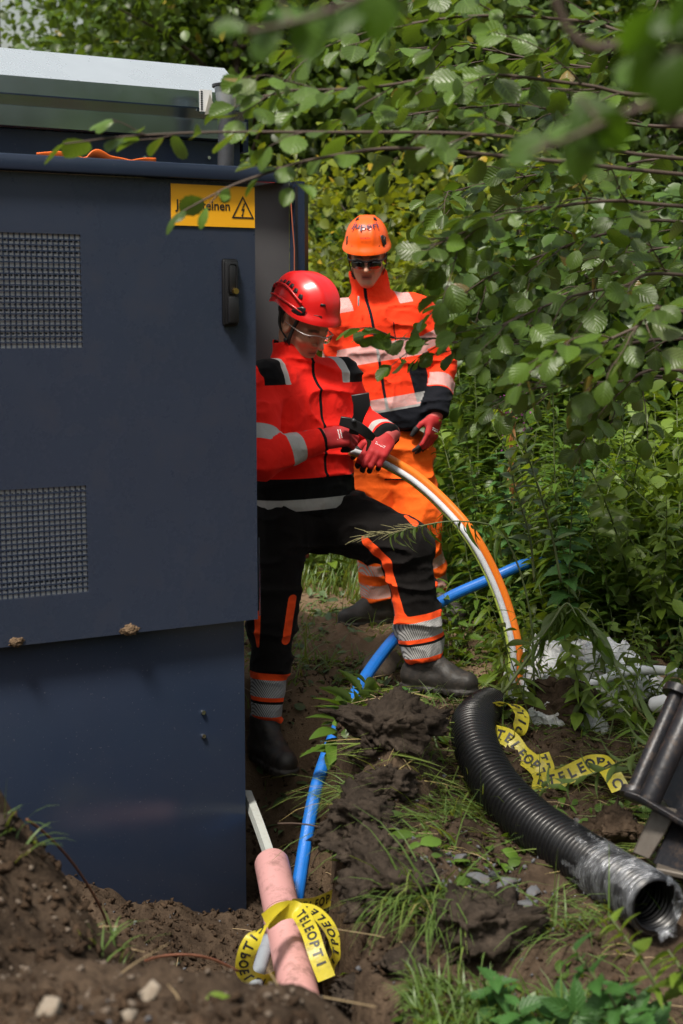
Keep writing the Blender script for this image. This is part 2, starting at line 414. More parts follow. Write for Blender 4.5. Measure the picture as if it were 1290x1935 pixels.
# countable stones
STONES = [(722, 1228, 5.62, .082, 'brown', 'rounded brown boulder behind the blue duct and the front boot'),
  # px, py, Y, size, material, label
 (950, 1690, 3.62, .040, 'stone', 'pale grey angular stone beside the pipe end on the mound'),
 (990, 1700, 3.55, .045, 'stone', 'largest grey rubble stone on the mound below the black pipe'),
 (868, 1643, 3.78, .022, 'stone', 'small blue grey cube shaped stone above the rubble'),
 (905, 1672, 3.68, .034, 'stone', 'flat dusty grey stone amid the rubble on the mound'),
 (915, 1632, 3.85, .016, 'stone', 'little pale stone highest of the rubble on the mound'),
 (890, 1705, 3.62, .018, 'stone', 'small round blue grey stone left of the rubble heap'),
 (1010, 1660, 3.7, .02, 'stone', 'small grey stone close against the black pipe'),
 (960, 1660, 3.7, .026, 'stone', 'grey wedge shaped stone amid the rubble'),
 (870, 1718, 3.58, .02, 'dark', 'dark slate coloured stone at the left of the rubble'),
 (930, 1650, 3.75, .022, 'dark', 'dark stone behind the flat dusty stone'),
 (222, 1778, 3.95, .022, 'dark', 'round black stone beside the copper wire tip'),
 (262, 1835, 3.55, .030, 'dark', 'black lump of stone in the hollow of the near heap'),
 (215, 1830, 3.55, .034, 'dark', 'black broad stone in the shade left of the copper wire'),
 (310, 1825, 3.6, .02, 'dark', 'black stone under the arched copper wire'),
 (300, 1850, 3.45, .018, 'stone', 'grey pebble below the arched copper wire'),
 (350, 1822, 3.65, .018, 'stone', 'blue grey pebble on the brown soil right of the arched wire'),
 (285, 1885, 2.35, .024, 'pale', 'pale blurred pebble upright on the near heap'),
 (90, 1910, 2.2, .026, 'pale', 'pale blurred stone at the lower left corner'),
 (35, 1823, 2.5, .012, 'pale', 'small whitish pebble on the left slope of the near heap'),
 (240, 1905, 2.25, .020, 'pale', 'cream blurred pebble beside the upright one'),
 (470, 1840, 3.55, .02, 'dark', 'dark pebble beside the yellow tape left loop'),
 (665, 1850, 3.3, .02, 'stone', 'grey stone on the soil right of the pink pipe'),
]
SM = {'stone': M_stone, 'dark': M_dark_stone, 'pale': M_pale_stone, 'brown': pmat('brown_rock', (.105, .078, .058), .85, var=.3, vscale=12, bstr=.4, bscale=40, dirt=.5, dirtc=(.05, .035, .025))}
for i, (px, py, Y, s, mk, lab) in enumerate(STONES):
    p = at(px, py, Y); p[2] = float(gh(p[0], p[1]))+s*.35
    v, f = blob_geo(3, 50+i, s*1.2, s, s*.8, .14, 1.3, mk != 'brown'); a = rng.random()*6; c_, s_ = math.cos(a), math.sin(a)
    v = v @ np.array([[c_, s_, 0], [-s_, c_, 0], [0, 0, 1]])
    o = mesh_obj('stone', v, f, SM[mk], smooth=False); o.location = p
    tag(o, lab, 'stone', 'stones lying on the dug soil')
CLODS = [(556, 1893, 3.84, .095, 'dark clod against the lower end of the pink pipe'), (590, 1870, 3.84, .07, 'small clod between pink pipe and the lower right of the tape'),  # clods of turf-bound soil on the pit's lip
 (722, 1530, 4.42, .12, 'big dark clod of soil at the top of the mound by the blue duct'),
 (690, 1655, 4.0, .11, 'dark root bound clod overhanging the pit at mid height'),
 (735, 1790, 3.55, .11, 'broad dark clod on the pit edge left of the hanging grass'),
 (905, 1790, 3.35, .11, 'dark lump of soil under the rubble right of the hanging grass'),
 (592, 1893, 3.62, .085, 'low dark clod of soil at the lower end of the pink pipe'),
 (1000, 1880, 3.0, .05, 'small brown clod among the grass at the bottom right'),
 (1060, 1395, 4.95, .12, 'brown crumbly soil clod behind the black pipe under the plastic'),
 (1160, 1550, 4.1, .12, 'sandy brown soil clod between black pipe and steel frame'),
 (700, 1515, 4.40, .075, 'small dark clod at the pit edge below the big top clod'),
 (712, 1580, 4.20, .080, 'dark ragged clod between the two big clods of the pit edge'),
 (705, 1705, 3.80, .085, 'dark clod under the root bound clod on the cut bank'),
 (668, 1755, 3.68, .080, 'dark wet clod low on the cut bank right of the tape'),
 (705, 1850, 3.45, .090, 'dark clod at the left of the hanging grass near the bottom'),
 (655, 1838, 3.5, .07, 'small dark clod on the pit floor right of the tape'),
 (765, 1885, 3.25, .07, 'dark clod beneath the hanging grass at the bottom'),
 (-8, 1510, 3.0, .05, 'dark clod on top of the left heap against the cabinet'),
]
for i, (px, py, Y, s, lab) in enumerate(CLODS):
    p = at(px, py, Y)
    v, f = blob_geo(5, 90+i, s*1.25, s*1.1, s*.85, .34, 1.7, True)
    v = v*(1+.26*np.abs(fbm(v/s*3.2+i, 5, .62)))[:, None]*(1+.10*fbm(v/s*13+i, 2))[:, None]
    o = mesh_obj('soil_clod', v, f, M_soil if lab.startswith(('brown crumbly', 'sandy')) else M_clod); g_ = float(gh(p[0], p[1], False)); o.location = (p[0], p[1], g_+s*(.38))
    tag(o, lab, 'soil clod', 'clods of dug soil')
# ---------------------------------------------------------------- the electrical cabinet
FONT_CACHE = {}
def text_geo(s, size=1.0, bold=0.0, depth=0.0):
    """a string as flat triangles, centred, in the XY plane"""
    c = bpy.data.curves.new('t', 'FONT'); c.body = s; c.size = size; c.align_x = 'CENTER'; c.align_y = 'CENTER'; c.offset = bold; c.extrude = depth
    c.resolution_u = 3
    o = bpy.data.objects.new('t', c); COL.objects.link(o)
    me = bpy.data.meshes.new_from_object(o.evaluated_get(bpy.context.evaluated_depsgraph_get()))
    v = np.array([q.co for q in me.vertices]).reshape(-1, 3); f = [list(p.vertices) for p in me.polygons]
    bpy.data.objects.remove(o); bpy.data.curves.remove(c); bpy.data.meshes.remove(me)
    return v, f
ZB = CORNER[2]
cab = empty('electrical_cabinet', (CORNER[0], CORNER[1], 0), math.atan2(U[1], U[0]))
tag(cab, 'dark blue grey steel transformer cabinet with galvanised roof and vented door', 'cabinet')
ZT = at(487, 347, 4.7)[2]
HD = ZT-ZB
# local: x along the front (0 = door's right edge), -y outwards, z up
# door with two perforated areas
def fx(px):           # local x of a photo column on the door plane
    a = (px-CX)/FPX; k = 1/.985
    t = (a*CORNER[1]*k-CORNER[0])/(U[0]-a*k*U[1]); return t
def fz(px, py):
    t = fx(px); Y = CORNER[1]+t*U[1]; return at(px, py, Y)[2]
xv1 = fx(161); z11, z12 = fz(161, 657), fz(161, 443)
xv2 = fx(173); z21, z22 = fz(173, 1118), fz(173, 917)
LX = -1.55; T = .035
door = MB()
xr = fx(167)
xl = xr-.56
def panel(x0, x1, z0, z1): door.box((x0, 0, z0), (x1, T, z1), 0)
# frame of one sheet around two openings
for (x0, x1, z0, z1) in [(xr, 0, ZB, ZT), (LX, xl, ZB, ZT), (xl, xr, ZB, z21), (xl, xr, z22, z11), (xl, xr, z12, ZT)]:
    door.box((x0, 0, z0), (x1, T, z1), 0)
d_o = door.build('door', M_paint_dusty, cab, smooth=False)
for (z0, z1) in ((z21, z22), (z11, z12)):
    g = MB(); p_ = .0168; b = .0043
    nx = int(.56/p_); nz = int(round((z1-z0)/p_)); pz = (z1-z0)/nz
    for i in range(1, nx+1): g.box((xr-i*p_-b/2, .003, z0), (xr-i*p_+b/2, .006, z1))
    for j in range(1, nz): g.box((xl, .0015, z0+j*pz-b/2), (xr, .0075, z0+j*pz+b/2))
    gr = g.build('vent_grille', M_paint, d_o, smooth=False)
    bk = MB(); bk.box((xl-.001, .0125, z0-.001), (xr+.001, .0155, z1+.001))
    hx = []
    for j in range(int((z1-z0)/.017)):
        for i in range(nx):
            cxh = xr-(i+.5+.5*(j % 2))*p_; czh = z0+(j+.5)*.017
            if cxh < xl: continue
            if hash((j*7) % 5) == 3 or j in (0, 4, 11): continue
            a = np.linspace(0, 2*math.pi, 6, endpoint=False)
            hx.append([(cxh+.0040*math.cos(q), .0120, czh+.0034*math.sin(q)) for q in a])
    bk.build('vent_screen', M_mesh_back, d_o, smooth=False)
    hm = MB()
    for q in hx: hm.add(q, [list(range(6))])
    hm.build('screen_pattern', M_black_plastic, d_o, smooth=False)
# little return flange seen at the door's lower right edge
m = MB(); m.add([(.004, .0, ZB+.01), (.022, .03, ZB+.005), (.022, .03, ZB+.02), (.004, .0, ZB+.27), (.012, .005, ZB+.01), (.028, .034, ZB+.005), (.028, .034, ZB+.02), (.010, .004, ZB+.27)],
      [[0, 1, 2, 3], [7, 6, 5, 4], [0, 4, 5, 1], [1, 5, 6, 2], [2, 6, 7, 3], [3, 7, 4, 0]])
m.build('door_flange', M_paint, cab, smooth=False)
# handle
xh = fx(438); zh = fz(438, 553)
h_ = MB(); h_.box((xh-.027, -.012, zh-.105), (xh+.027, -.0005, zh+.105), .008)
h_.box((xh-.023, -.022, zh-.10), (xh+.023, -.0125, zh+.098), .006)
ho = h_.build('swing_handle', M_black_plastic, cab)
l_ = MB(); l_.box((xh-.017, -.036, zh-.096), (xh+.019, -.0225, zh-.012), .006); l_.box((xh-.014, -.030, zh-.004), (xh+.014, -.0225, zh+.088), .008); l_.build('lever', M_black_plastic, ho)
v, f = tube_geo([(xh+.006, -.042, zh+.004), (xh+.006, -.02, zh+.004)], .0095, 12); mesh_obj('lock_cylinder', v, f, M_brass, ho, auto=40)
# sign with its words
sx0, sx1 = fx(333), -.002; sz0, sz1 = ZT-.138, ZT-.012
s_ = MB(); s_.box((sx0, -.004, sz0), (sx1, -.001, sz1)); so = s_.build('warning_sign', M_sign, cab, smooth=False)
k = MB(); v, f = text_geo('Jännitteinen', .038, .0006)
w0 = v[:, 0].max()-v[:, 0].min(); tgt = .185
v = v*np.array([tgt/w0, 1.05, 1]); cxw = sx0+.015+tgt/2
k.add(np.stack([v[:, 0]+cxw, np.full(len(v), -.0052), v[:, 1]+(sz0+sz1)/2], 1), f)
tx, tz, th = sx1-.042, sz0+.028, .07; tw = th*.56
A, B, C = (tx-tw, tz), (tx+tw, tz), (tx, tz+th); cc = (tx, tz+th/3)
inn = [(cc[0]+(q[0]-cc[0])*.80, cc[1]+(q[1]-cc[1])*.80) for q in (A, B, C)]
vv = [(q[0], -.0052, q[1]) for q in (A, B, C)]+[(q[0], -.0052, q[1]) for q in inn]
k.add(vv, [[0, 1, 4, 3], [1, 2, 5, 4], [2, 0, 3, 5]])
bolt = [(.004, .047), (-.006, .024), (.0, .024), (-.004, .010), (-.007, .012), (-.002, .004), (.003, .014), (.000, .012), (.007, .030), (.001, .030), (.009, .047)]
k.add([(tx+a, -.0052, tz+b) for a, b in bolt], [[0, 1, 2, 8, 9, 10], [2, 3, 4, 5, 6, 7, 8]])
k.build('sign_lettering', M_ink, so, smooth=False)
# trim ledge over the door
tr = MB(); tr.box((LX, -.03, ZT+.003), (.06, .30, ZT+.048), .004); tr.build('ledge', M_paint, cab)
# plinth
pb = MB(); pb.box((LX, .045, -.95), (-.028, 1.0, ZB-.004), .003); pb.build('plinth', M_paint, cab, smooth=False)
# under-door shelf so that the door overhangs the plinth
for (px, py) in ((389, 1352), (389, 1397)):
    x = fx(px)*.985; z = fz(px, py); m = MB(); v, f = tube_geo([(x, .036, z), (x, .0445, z)], [.007, .0085], 12); m.add(v, f); m.build('screw', M_screw, cab)
# body behind the ledge: set-back wall, galvanised roof, right end
BX = fx(470)+.12; D0 = .30; 
def bxp(px, d):       # local x for a photo column on the plane d behind the front
    a = (px-CX)/FPX/.995; o = CORNER-NOUT*d
    return (a*o[1]-o[0])/(U[0]-a*U[1])
def bz(px, py, d):
    t = bxp(px, d); o = CORNER-NOUT*d+U*t; return at(px, py, o[1])[2]
rx = bxp(468, D0)
zf0, zf1, zr1 = bz(400, 264, D0), bz(400, 172, D0), bz(400, 133, D0+.12)
bd = MB(); bd.box((LX, D0+.03, ZT), (rx-.005, 1.02, zf0-.002)); bd.build('upper_wall', M_paint, cab, smooth=False)
for px in (35, 282, 400):
    x = bxp(px, D0+.03); z = bz(px, 310, D0+.03)+.02; m = MB(); v, f = tube_geo([(x, D0+.02, z), (x, D0+.0295, z)], [.006, .0075], 10); m.add(v, f); m.build('screw', M_screw, cab)
# roof profile (y, z) extruded along x, with a crease that leans forward then back
dz = zf1-zf0
prof = [(D0+.03, zf0), (D0-.012, zf0+.003), (D0-.012, zf0+dz*.40), (D0+.004, zf0+dz*.43), (D0-.001, zf0+dz*.62), (D0-.012, zf0+dz*.64), (D0-.012, zf1-.004), (D0-.006, zf1), (D0+.16, zr1+.02), (D0+.72, zr1+.035), (D0+.75, zf0)]
def extrude_x(prof, x0, x1):
    n = len(prof); v = [(x0, a, b) for a, b in prof]+[(x1, a, b) for a, b in prof]
    f = [[i, (i+1) % n, n+(i+1) % n, n+i] for i in range(n)]+[list(range(n))[::-1], [n+i for i in range(n)]]
    return v, f
v, f = extrude_x(prof, LX, rx); ro = mesh_obj('roof', v, f, M_galv, cab, smooth=False); ro.data.materials.append(M_galv_shade)
for q in list(ro.data.polygons)[:6]: q.material_index = 1
m = MB(); v, f = extrude_x([(D0+.02, zf0-.03), (D0+.02, zf1-.03), (D0+.6, zf1), (D0+.6, zf0-.03)], rx+.002, rx+.022); m.add(v, f); m.build('roof_end', M_paint, cab, smooth=False)
xl_ = bxp(398, D0-.02); zl_ = bz(398, 190, D0-.02)
m = MB(); m.box((xl_-.022, D0-.016, zl_-.035), (xl_+.022, D0-.0135, zl_+.035)); lo_ = m.build('paper_label', M_label, cab, smooth=False)
m = MB()
for i in range(9): m.box((xl_-.019, D0-.0175, zl_-.03+i*.007), (xl_-.012, D0-.0165, zl_-.026+i*.007))
m.build('label_print', M_ink, lo_, smooth=False)
m = MB(); m.add([(xl_-.006, D0-.018, zl_-.045), (xl_+.024, D0-.018, zl_-.04), (xl_+.024, D0-.019, zl_-.005), (xl_+.008, D0-.03, zl_+.022)], [[0, 1, 2, 3]]); m.build('label_flap', pmat('paper_back', (.7, .66, .55), .7), lo_, smooth=False)
# galvanised post with its cap
yp = .12; xp_ = bxp(431, yp); zp1 = bz(434, 158, yp)
m = MB(); v, f = tube_geo([(xp_, yp, ZT+.02), (xp_+.008, yp, zp1-.07)], .026, 18); m.add(v, f); po = m.build('corner_post', M_galv_dark, cab)
v, f = tube_geo([(xp_+.008, yp, zp1-.075), (xp_+.009, yp, zp1-.045), (xp_+.009, yp, zp1-.012)], [.028, .036, .040], 18); mesh_obj('post_collar', v, f, M_galv, po, auto=40)
v, f = tube_geo([(xp_+.009, yp, zp1-.011), (xp_+.009, yp, zp1-.003), (xp_+.009, yp, zp1+.001)], [.048, .048, .030], 20); mesh_obj('post_cap', v, f, M_black_plastic, po, auto=40)
# the side door, swung open behind the men: grey inside, dark return edge
so_ = MB()
q0 = at(300, 345, 5.55); q1 = at(546, 345, 5.78); q2 = at(562, 345, 5.72); q3 = at(582, 345, 5.84)
Ri = Matrix.Rotation(-cab.rotation_euler.z, 4, 'Z'); og = Vector((CORNER[0], CORNER[1], 0))
loc = lambda p: Ri @ (Vector((p[0], p[1], 0))-og)
def slab(a, b, z0, z1, th, name, m, par):
    a = loc(a); b = loc(b); d = (b-a).normalized(); nn = Vector((-d.y, d.x, 0))*th; mb = MB()
    c = [a, b, b+nn, a+nn]; mb.add([(q.x, q.y, z0) for q in c]+[(q.x, q.y, z1) for q in c], [[3, 2, 1, 0], [4, 5, 6, 7], [0, 1, 5, 4], [1, 2, 6, 5], [2, 3, 7, 6], [3, 0, 4, 7]])
    return mb.build(name, m, par, smooth=False)
sdo = slab(q0, q1, ZB+.02, q1[2]+.02, .02, 'side_door', M_inner, cab)
slab(q1+V3(.001, 0, 0), q2, ZB+.02, q1[2], .03, 'door_edge', M_paint, sdo)
slab(q2+V3(.001, 0, 0), q3, ZB+.02, q1[2]-.02, .012, 'door_seal', M_black_plastic, sdo)
q4 = at(300, 335, 5.5); q5 = at(548, 335, 5.7)
slab(q4, q5, q5[2]-.02, q5[2]+.035, .2, 'side_lintel', M_paint, cab)
for py in (362, 381):
    p = at(543 if py > 370 else 546, py, 5.70); lp = loc(p); v, f = tube_geo([(lp.x, lp.y-.01, p[2]), (lp.x, lp.y+.0, p[2])], .008, 10); mesh_obj('screw', v, f, M_screw, cab)
wv = MB(); pw = [at(549, 375, 5.69), at(552, 420, 5.69), at(556, 470, 5.69), at(556, 520, 5.69)]
wv.tube([tuple((Ri @ (Vector((q[0], q[1], 0))-og))[:2])+(q[2],) for q in pw], .0025, 6); wv.build('wire', pmat('rust_wire', (.35, .1, .05), .6), cab)
# soil stuck on the lower edge of the door
for (px, s, lab) in ((243, .023, 'small crumb of sandy soil stuck on the door bottom edge'), (25, .019, 'smear of soil crumbs on the door bottom edge at the far left')):
    x = fx(px); v, f = blob_geo(4, 7+px, s, s*.30, s*.6, .5, 2.2); v = v*(1+.25*np.abs(fbm(v/s*5, 2)))[:, None]
    o = mesh_obj('soil_lump', v, f, soil_mat('sandy_soil', (.16, .105, .065), (.2, .14, .09), (.09, .06, .04)))
    p = CORNER+U*x+NOUT*.006; o.location = (p[0], p[1], ZB+.012); o.rotation_euler = (0, 0, cab.rotation_euler.z); tag(o, lab, 'soil clod')
# orange film lying on the ledge
def on_ledge(px, py, d=.10):
    x = bxp(px, d); p = CORNER-NOUT*d+U*x; return np.array([p[0], p[1], at(px, py, p[1])[2]])
P = np.array([on_ledge(px, py) for px, py in ((85, 321), (130, 318), (165, 312), (192, 295), (225, 308), (262, 321), (304, 325))])
P = spline(P, 40); P[:, 2] = np.maximum(P[:, 2]+.004, ZT+.058)
tt = np.linspace(0, 1, 40); hw = .013+.004*np.sin(tt*9)**2
Wd = np.stack([U[0]*.2*hw, NOUT[1]*hw, hw*np.abs(np.sin(tt*7+.6))*.9], 1)
v, f = ribbon_geo(P, Wd); o = mesh_obj('plastic_strap', v, f, M_orange_film); md = o.modifiers.new('t', 'SOLIDIFY'); md.thickness = .003
tag(o, 'crumpled orange plastic strap lying on the cabinet ledge', 'strap')
# ---------------------------------------------------------------- the two men
M_skin, t_, p_ = new_mat('skin')
lip = attr(t_, 'lip'); nz_ = noise(t_, 30, 5, .6)
c_ = mixc(t_, nz_, (.58, .285, .185), (.65, .345, .235)); c_ = mixc(t_, lip, c_, (.42, .14, .115))
c_ = mixc(t_, attr(t_, 'hair'), c_, (.05, .03, .02))
L(t_, c_, p_.inputs['Base Color']); p_.inputs['Roughness'].default_value = .48; p_.inputs['Subsurface Weight'].default_value = .12; p_.inputs['Subsurface Radius'].default_value = (.012, .005, .003)
L(t_, bump(t_, noise(t_, 260, 3), .12, .002), p_.inputs['Normal'])
M_hair = pmat('hair', (.035, .022, .015), .6, bstr=.6, bscale=150)

def cloth_mat(name, base, black=(.006, .006, .007), trim=(.9, .12, .02), hatch=0., weave=.25):
    m, t, p = new_mat(name); o = objco(t)
    n1 = noise(t, 6, 5, .6, o)
    bc = mixc(t, n1, tuple(q*.86 for q in base), tuple(min(1, q*1.1) for q in base))
    gt = lambda a: math_n(t, 'GREATER_THAN', attr(t, a), 0.0)
    dust = math_n(t, 'MULTIPLY', ramp(t, noise(t, 9, 7, .7, o), (.5, (0, 0, 0)), (.75, (1, 1, 1))), .12)
    bk = mixc(t, dust, black, tuple(q*2.2+.006 for q in black))
    c = mixc(t, gt('blk'), bc, bk)
    c = mixc(t, gt('ora'), c, trim)
    rf = gt('refl')
    grey = mixc(t, noise(t, 14, 4, .6, o), (.36, .355, .35), (.50, .49, .48))
    if hatch:
        sw = math_n(t, 'GREATER_THAN', math_n(t, 'SINE', math_n(t, 'MULTIPLY', attr(t, 'hat'), hatch)), .25)
        under = mixc(t, gt('blk'), bc, (.02, .02, .022))
        grey = mixc(t, math_n(t, 'MULTIPLY', sw, .75), grey, under)
    c = mixc(t, rf, c, grey)
    L(t, c, p.inputs['Base Color'])
    L(t, math_n(t, 'MULTIPLY_ADD', rf, -.35, .85), p.inputs['Roughness'])
    p.inputs['Specular IOR Level'].default_value = .12
    p.inputs['Sheen Weight'].default_value = .03; p.inputs['Sheen Roughness'].default_value = .5
    nb = bump(t, noise(t, 16, 4, .5, o, .8), .35, .02)
    L(t, bump(t, noise(t, 420, 2, .5, o), weave, .0015, nb), p.inputs['Normal'])
    return m
M_red_cloth = cloth_mat('red_softshell', (1., .022, .014))
M_orange_cloth = cloth_mat('orange_softshell', (1., .050, .012), black=(.007, .008, .012), hatch=900)
M_black_trousers = cloth_mat('black_workwear', (.0075, .0062, .006), trim=(.95, .085, .015), hatch=900)
M_orange_trousers = cloth_mat('orange_workwear', (.92, .125, .012), hatch=900)
M_boot = pmat('boot_leather', (.022, .019, .017), .55, var=.4, vscale=18, bstr=.4, bscale=60, dirt=.6, dirtc=(.075, .055, .04))
M_red_shell = pmat('red_shell', (.72, .012, .012), .30, spec=.5, var=.03, coat=.25)
M_orange_shell = pmat('orange_shell', (1., .115, .006), .33, spec=.5, var=.04, coat=.2)
M_strap = pmat('black_strap', (.012, .012, .013), .6)
M_lens_dark = pmat('dark_lens', (.006, .006, .008), .08, spec=.7, var=0)
mg, tg, pg = new_mat('clear_lens'); pg.inputs['Transmission Weight'].default_value = 1; pg.inputs['Roughness'].default_value = .03; pg.inputs['IOR'].default_value = 1.08; pg.inputs['Base Color'].default_value = (1, .96, .93, 1)
M_clear = mg
# gloves: red knit backs, black dipped palms and finger tips
M_glove, t_, p_ = new_mat('dipped_glove'); o_ = objco(t_)
blk = math_n(t_, 'GREATER_THAN', attr(t_, 'dip'), 0.0); cuf = math_n(t_, 'GREATER_THAN', attr(t_, 'cuff'), 0.0)
c_ = mixc(t_, noise(t_, 40, 4, .6, o_), (.34, .010, .013), (.50, .016, .019)); c_ = mixc(t_, cuf, c_, (.50, .085, .08)); c_ = mixc(t_, blk, c_, (.011, .011, .012))
L(t_, c_, p_.inputs['Base Color']); p_.inputs['Roughness'].default_value = .7
L(t_, bump(t_, noise(t_, 500, 2, .5, o_), .3, .002), p_.inputs['Normal'])
M_white_ink = pmat('white_ink', (.75, .75, .75), .6)

def axes(fwd, up=(0, 0, 1)):
    """columns right, forward, up"""
    f = nrm(fwd); r = nrm(np.cross(f, np.asarray(up, float))); u = np.cross(r, f); return np.stack([r, f, u], 1)

def head_sdf(q):
    """q in head space: +x the person's right, +y the face, +z up, origin between the ears"""
    d = ell(q, (0, -.012, .032), (.076, .098, .092))
    d = smin(d, ell(q, (0, .030, -.035), (.058, .062, .080)), .03)
    d = smin(d, rcone(q, (0, .066, -.096), (0, .060, -.09), .021, .024), .022)
    for s in (1, -1):
        d = smin(d, rcone(q, (s*.054, .0, -.055), (s*.012, .066, -.095), .016, .017), .022)
        d = smin(d, ell(q, (s*.040, .058, -.018), (.026, .028, .024)), .018)
        d = smin(d, rcone(q, (s*.050, .066, .022), (s*.012, .086, .024), .008, .010), .014)
        d = smax(d, -ell(q, (s*.033, .100, .004), (.020, .016, .012)), .012)
        d = np.minimum(d, ell(q, (s*.033, .074, .003), (.0135, .0135, .0125)))
        d = smin(d, rcone(q, (s*.018, .088, .010), (s*.050, .078, .010), .004, .004), .004)
        d = smin(d, ell(q, (s*.078, -.008, -.002), (.009, .020, .032)), .006)
        d = smax(d, -ell(q, (s*.090, -.004, .002), (.010, .010, .018)), .006)
        d = smin(d, ell(q, (s*.0125, .096, -.030), (.0085, .011, .008)), .006)
    d = smin(d, rcone(q, (0, .088, .012), (0, .117, -.026), .0075, .0115), .008)
    d = smin(d, rcone(q, (-.020, .082, -.0585), (.020, .082, -.0585), .0055, .0055)-0*q[:, 0], .006)
    d = smin(d, rcone(q, (-.017, .082, -.070), (.017, .082, -.070), .0065, .0065), .006)
    d = smax(d, -ell(q, (0, .0975, -.0640), (.022, .008, .0018)), .003)
    return d

def person(nm, J, lab):
    """the body: head in detail, a slim frame inside the clothes, one mesh"""
    H = axes(J['face'], J.get('headup', (0, 0, 1))); hc = J['head']
    def fn(P):
        q = (P-hc) @ H
        d = head_sdf(q)
        d = smin(d, rcone(P, hc+H @ V3(0, -.030, -.055), J['neck'], .054, .060), .03)
        return smin(d, rcone(P, J['neck'], J['neck']+(J['pelvis']-J['neck'])*.3, .060, .09), .04)
    lo = np.minimum(hc-.17, J['neck']-.11); hi = np.maximum(hc+.17, J['neck']+.11)
    v, f = sdf_mesh(fn, lo, hi, .0042)
    q = (v-hc) @ H
    lipv = np.clip(1-np.maximum(np.abs(q[:, 0])/.027, np.abs(q[:, 2]+.0645)/.013)**4, 0, 1)*(q[:, 1] > .07)
    brow = np.clip(1-np.maximum(np.abs(np.abs(q[:, 0])-.034)/.023, np.abs(q[:, 2]-.027+.25*np.abs(np.abs(q[:, 0])-.03))/.0075)**4, 0, 1)*(q[:, 1] > .05)
    lash = np.clip(1-np.maximum(np.abs(np.abs(q[:, 0])-.033)/.017, np.abs(q[:, 2]-.0015)/.0048)**4, 0, 1)*(q[:, 1] > .05)
    mth = np.clip(1-np.maximum(np.abs(q[:, 0])/.025, np.abs(q[:, 2]+.0640)/.0034)**4, 0, 1)*(q[:, 1] > .06)
    stub = np.clip((-.028-q[:, 2])/.02, 0, 1)*np.clip((q[:, 1]-.0)/.02, 0, 1)*.13*(1-lipv)
    brow = np.maximum(np.maximum(brow, lash*.95), np.maximum(mth*.8, stub))
    hr = np.maximum(brow*.9, np.clip((.02-q[:, 1]-np.abs(q[:, 2])*.1)/.02, 0, 1)*(q[:, 2] > -.015)*.95*(np.abs(q[:, 0]) < .085))
    ear = (np.abs(q[:, 0]) > .069) & (q[:, 2] < .035); hr[ear] = 0
    def core(P):
        d = rcone(P, J['neck']-V3(0, 0, .03), J['pelvis'], .07, .10)
        for s in 'RL':
            d = smin(d, rcone(P, J['sh'+s], J['el'+s], .045, .038), .03); d = smin(d, rcone(P, J['el'+s], J['wr'+s], .038, .026), .01)
            d = smin(d, rcone(P, J['neck']-V3(0, 0, .04), J['sh'+s], .05, .045), .03)
            d = smin(d, rcone(P, J['hip'+s], J['kn'+s], .07, .05), .04); d = smin(d, rcone(P, J['kn'+s], J['an'+s], .05, .035), .01)
        return d
    al = np.array([J[k] for k in J if k not in ('face', 'headup', 'head')])
    v2, f2 = sdf_mesh(core, al.min(0)-.14, al.max(0)+.14, .017)
    f = np.vstack([f, f2+len(v)]); z = np.zeros(len(v2))
    o = mesh_obj('person', np.vstack([v, v2]), f, M_skin, attrs={'lip': np.r_[lipv, z], 'hair': np.r_[hr, z]})
    tag(o, lab, 'person'); return o, H, hc

def fold_fn(seed, amp=.010):
    def fn(P):
        w_ = np.stack([vnoise(P*3.1+seed), vnoise(P*3.1+seed+9), vnoise(P*3.1+seed+21)], -1)*.35
        a = 1-np.abs(vnoise((P+w_*.16)*np.array([6.5, 6.5, 12.])+seed*3)); b = vnoise(P*4.2+seed)
        c = 1-np.abs(vnoise((P+w_*.14)*np.array([13, 13, 22.])+seed*5)); e = 1-np.abs(vnoise((P[:, [2, 1, 0]]+w_*.2)*np.array([9, 9, 15.])+seed*7))
        return -amp*(a**6)*1.3-amp*.45*b-amp*.5*c**4-amp*.4*e**5+amp*.5
    return fn

def seg_t(P, a, b):
    ab = b-a; l = np.linalg.norm(ab); t = ((P-a) @ ab)/l; tc = np.clip(t, 0, l)
    return t, np.linalg.norm(P-a-np.outer(tc/l, ab), axis=1)
def polydist(P, pts):
    P = P*np.array([1, .35, 1]); pts = [np.asarray(q)*np.array([1, .35, 1]) for q in pts]; d = np.full(len(P), 9.)
    for a, b in zip(pts[:-1], pts[1:]): d = np.minimum(d, seg_t(P, np.asarray(a), np.asarray(b))[1])
    return d

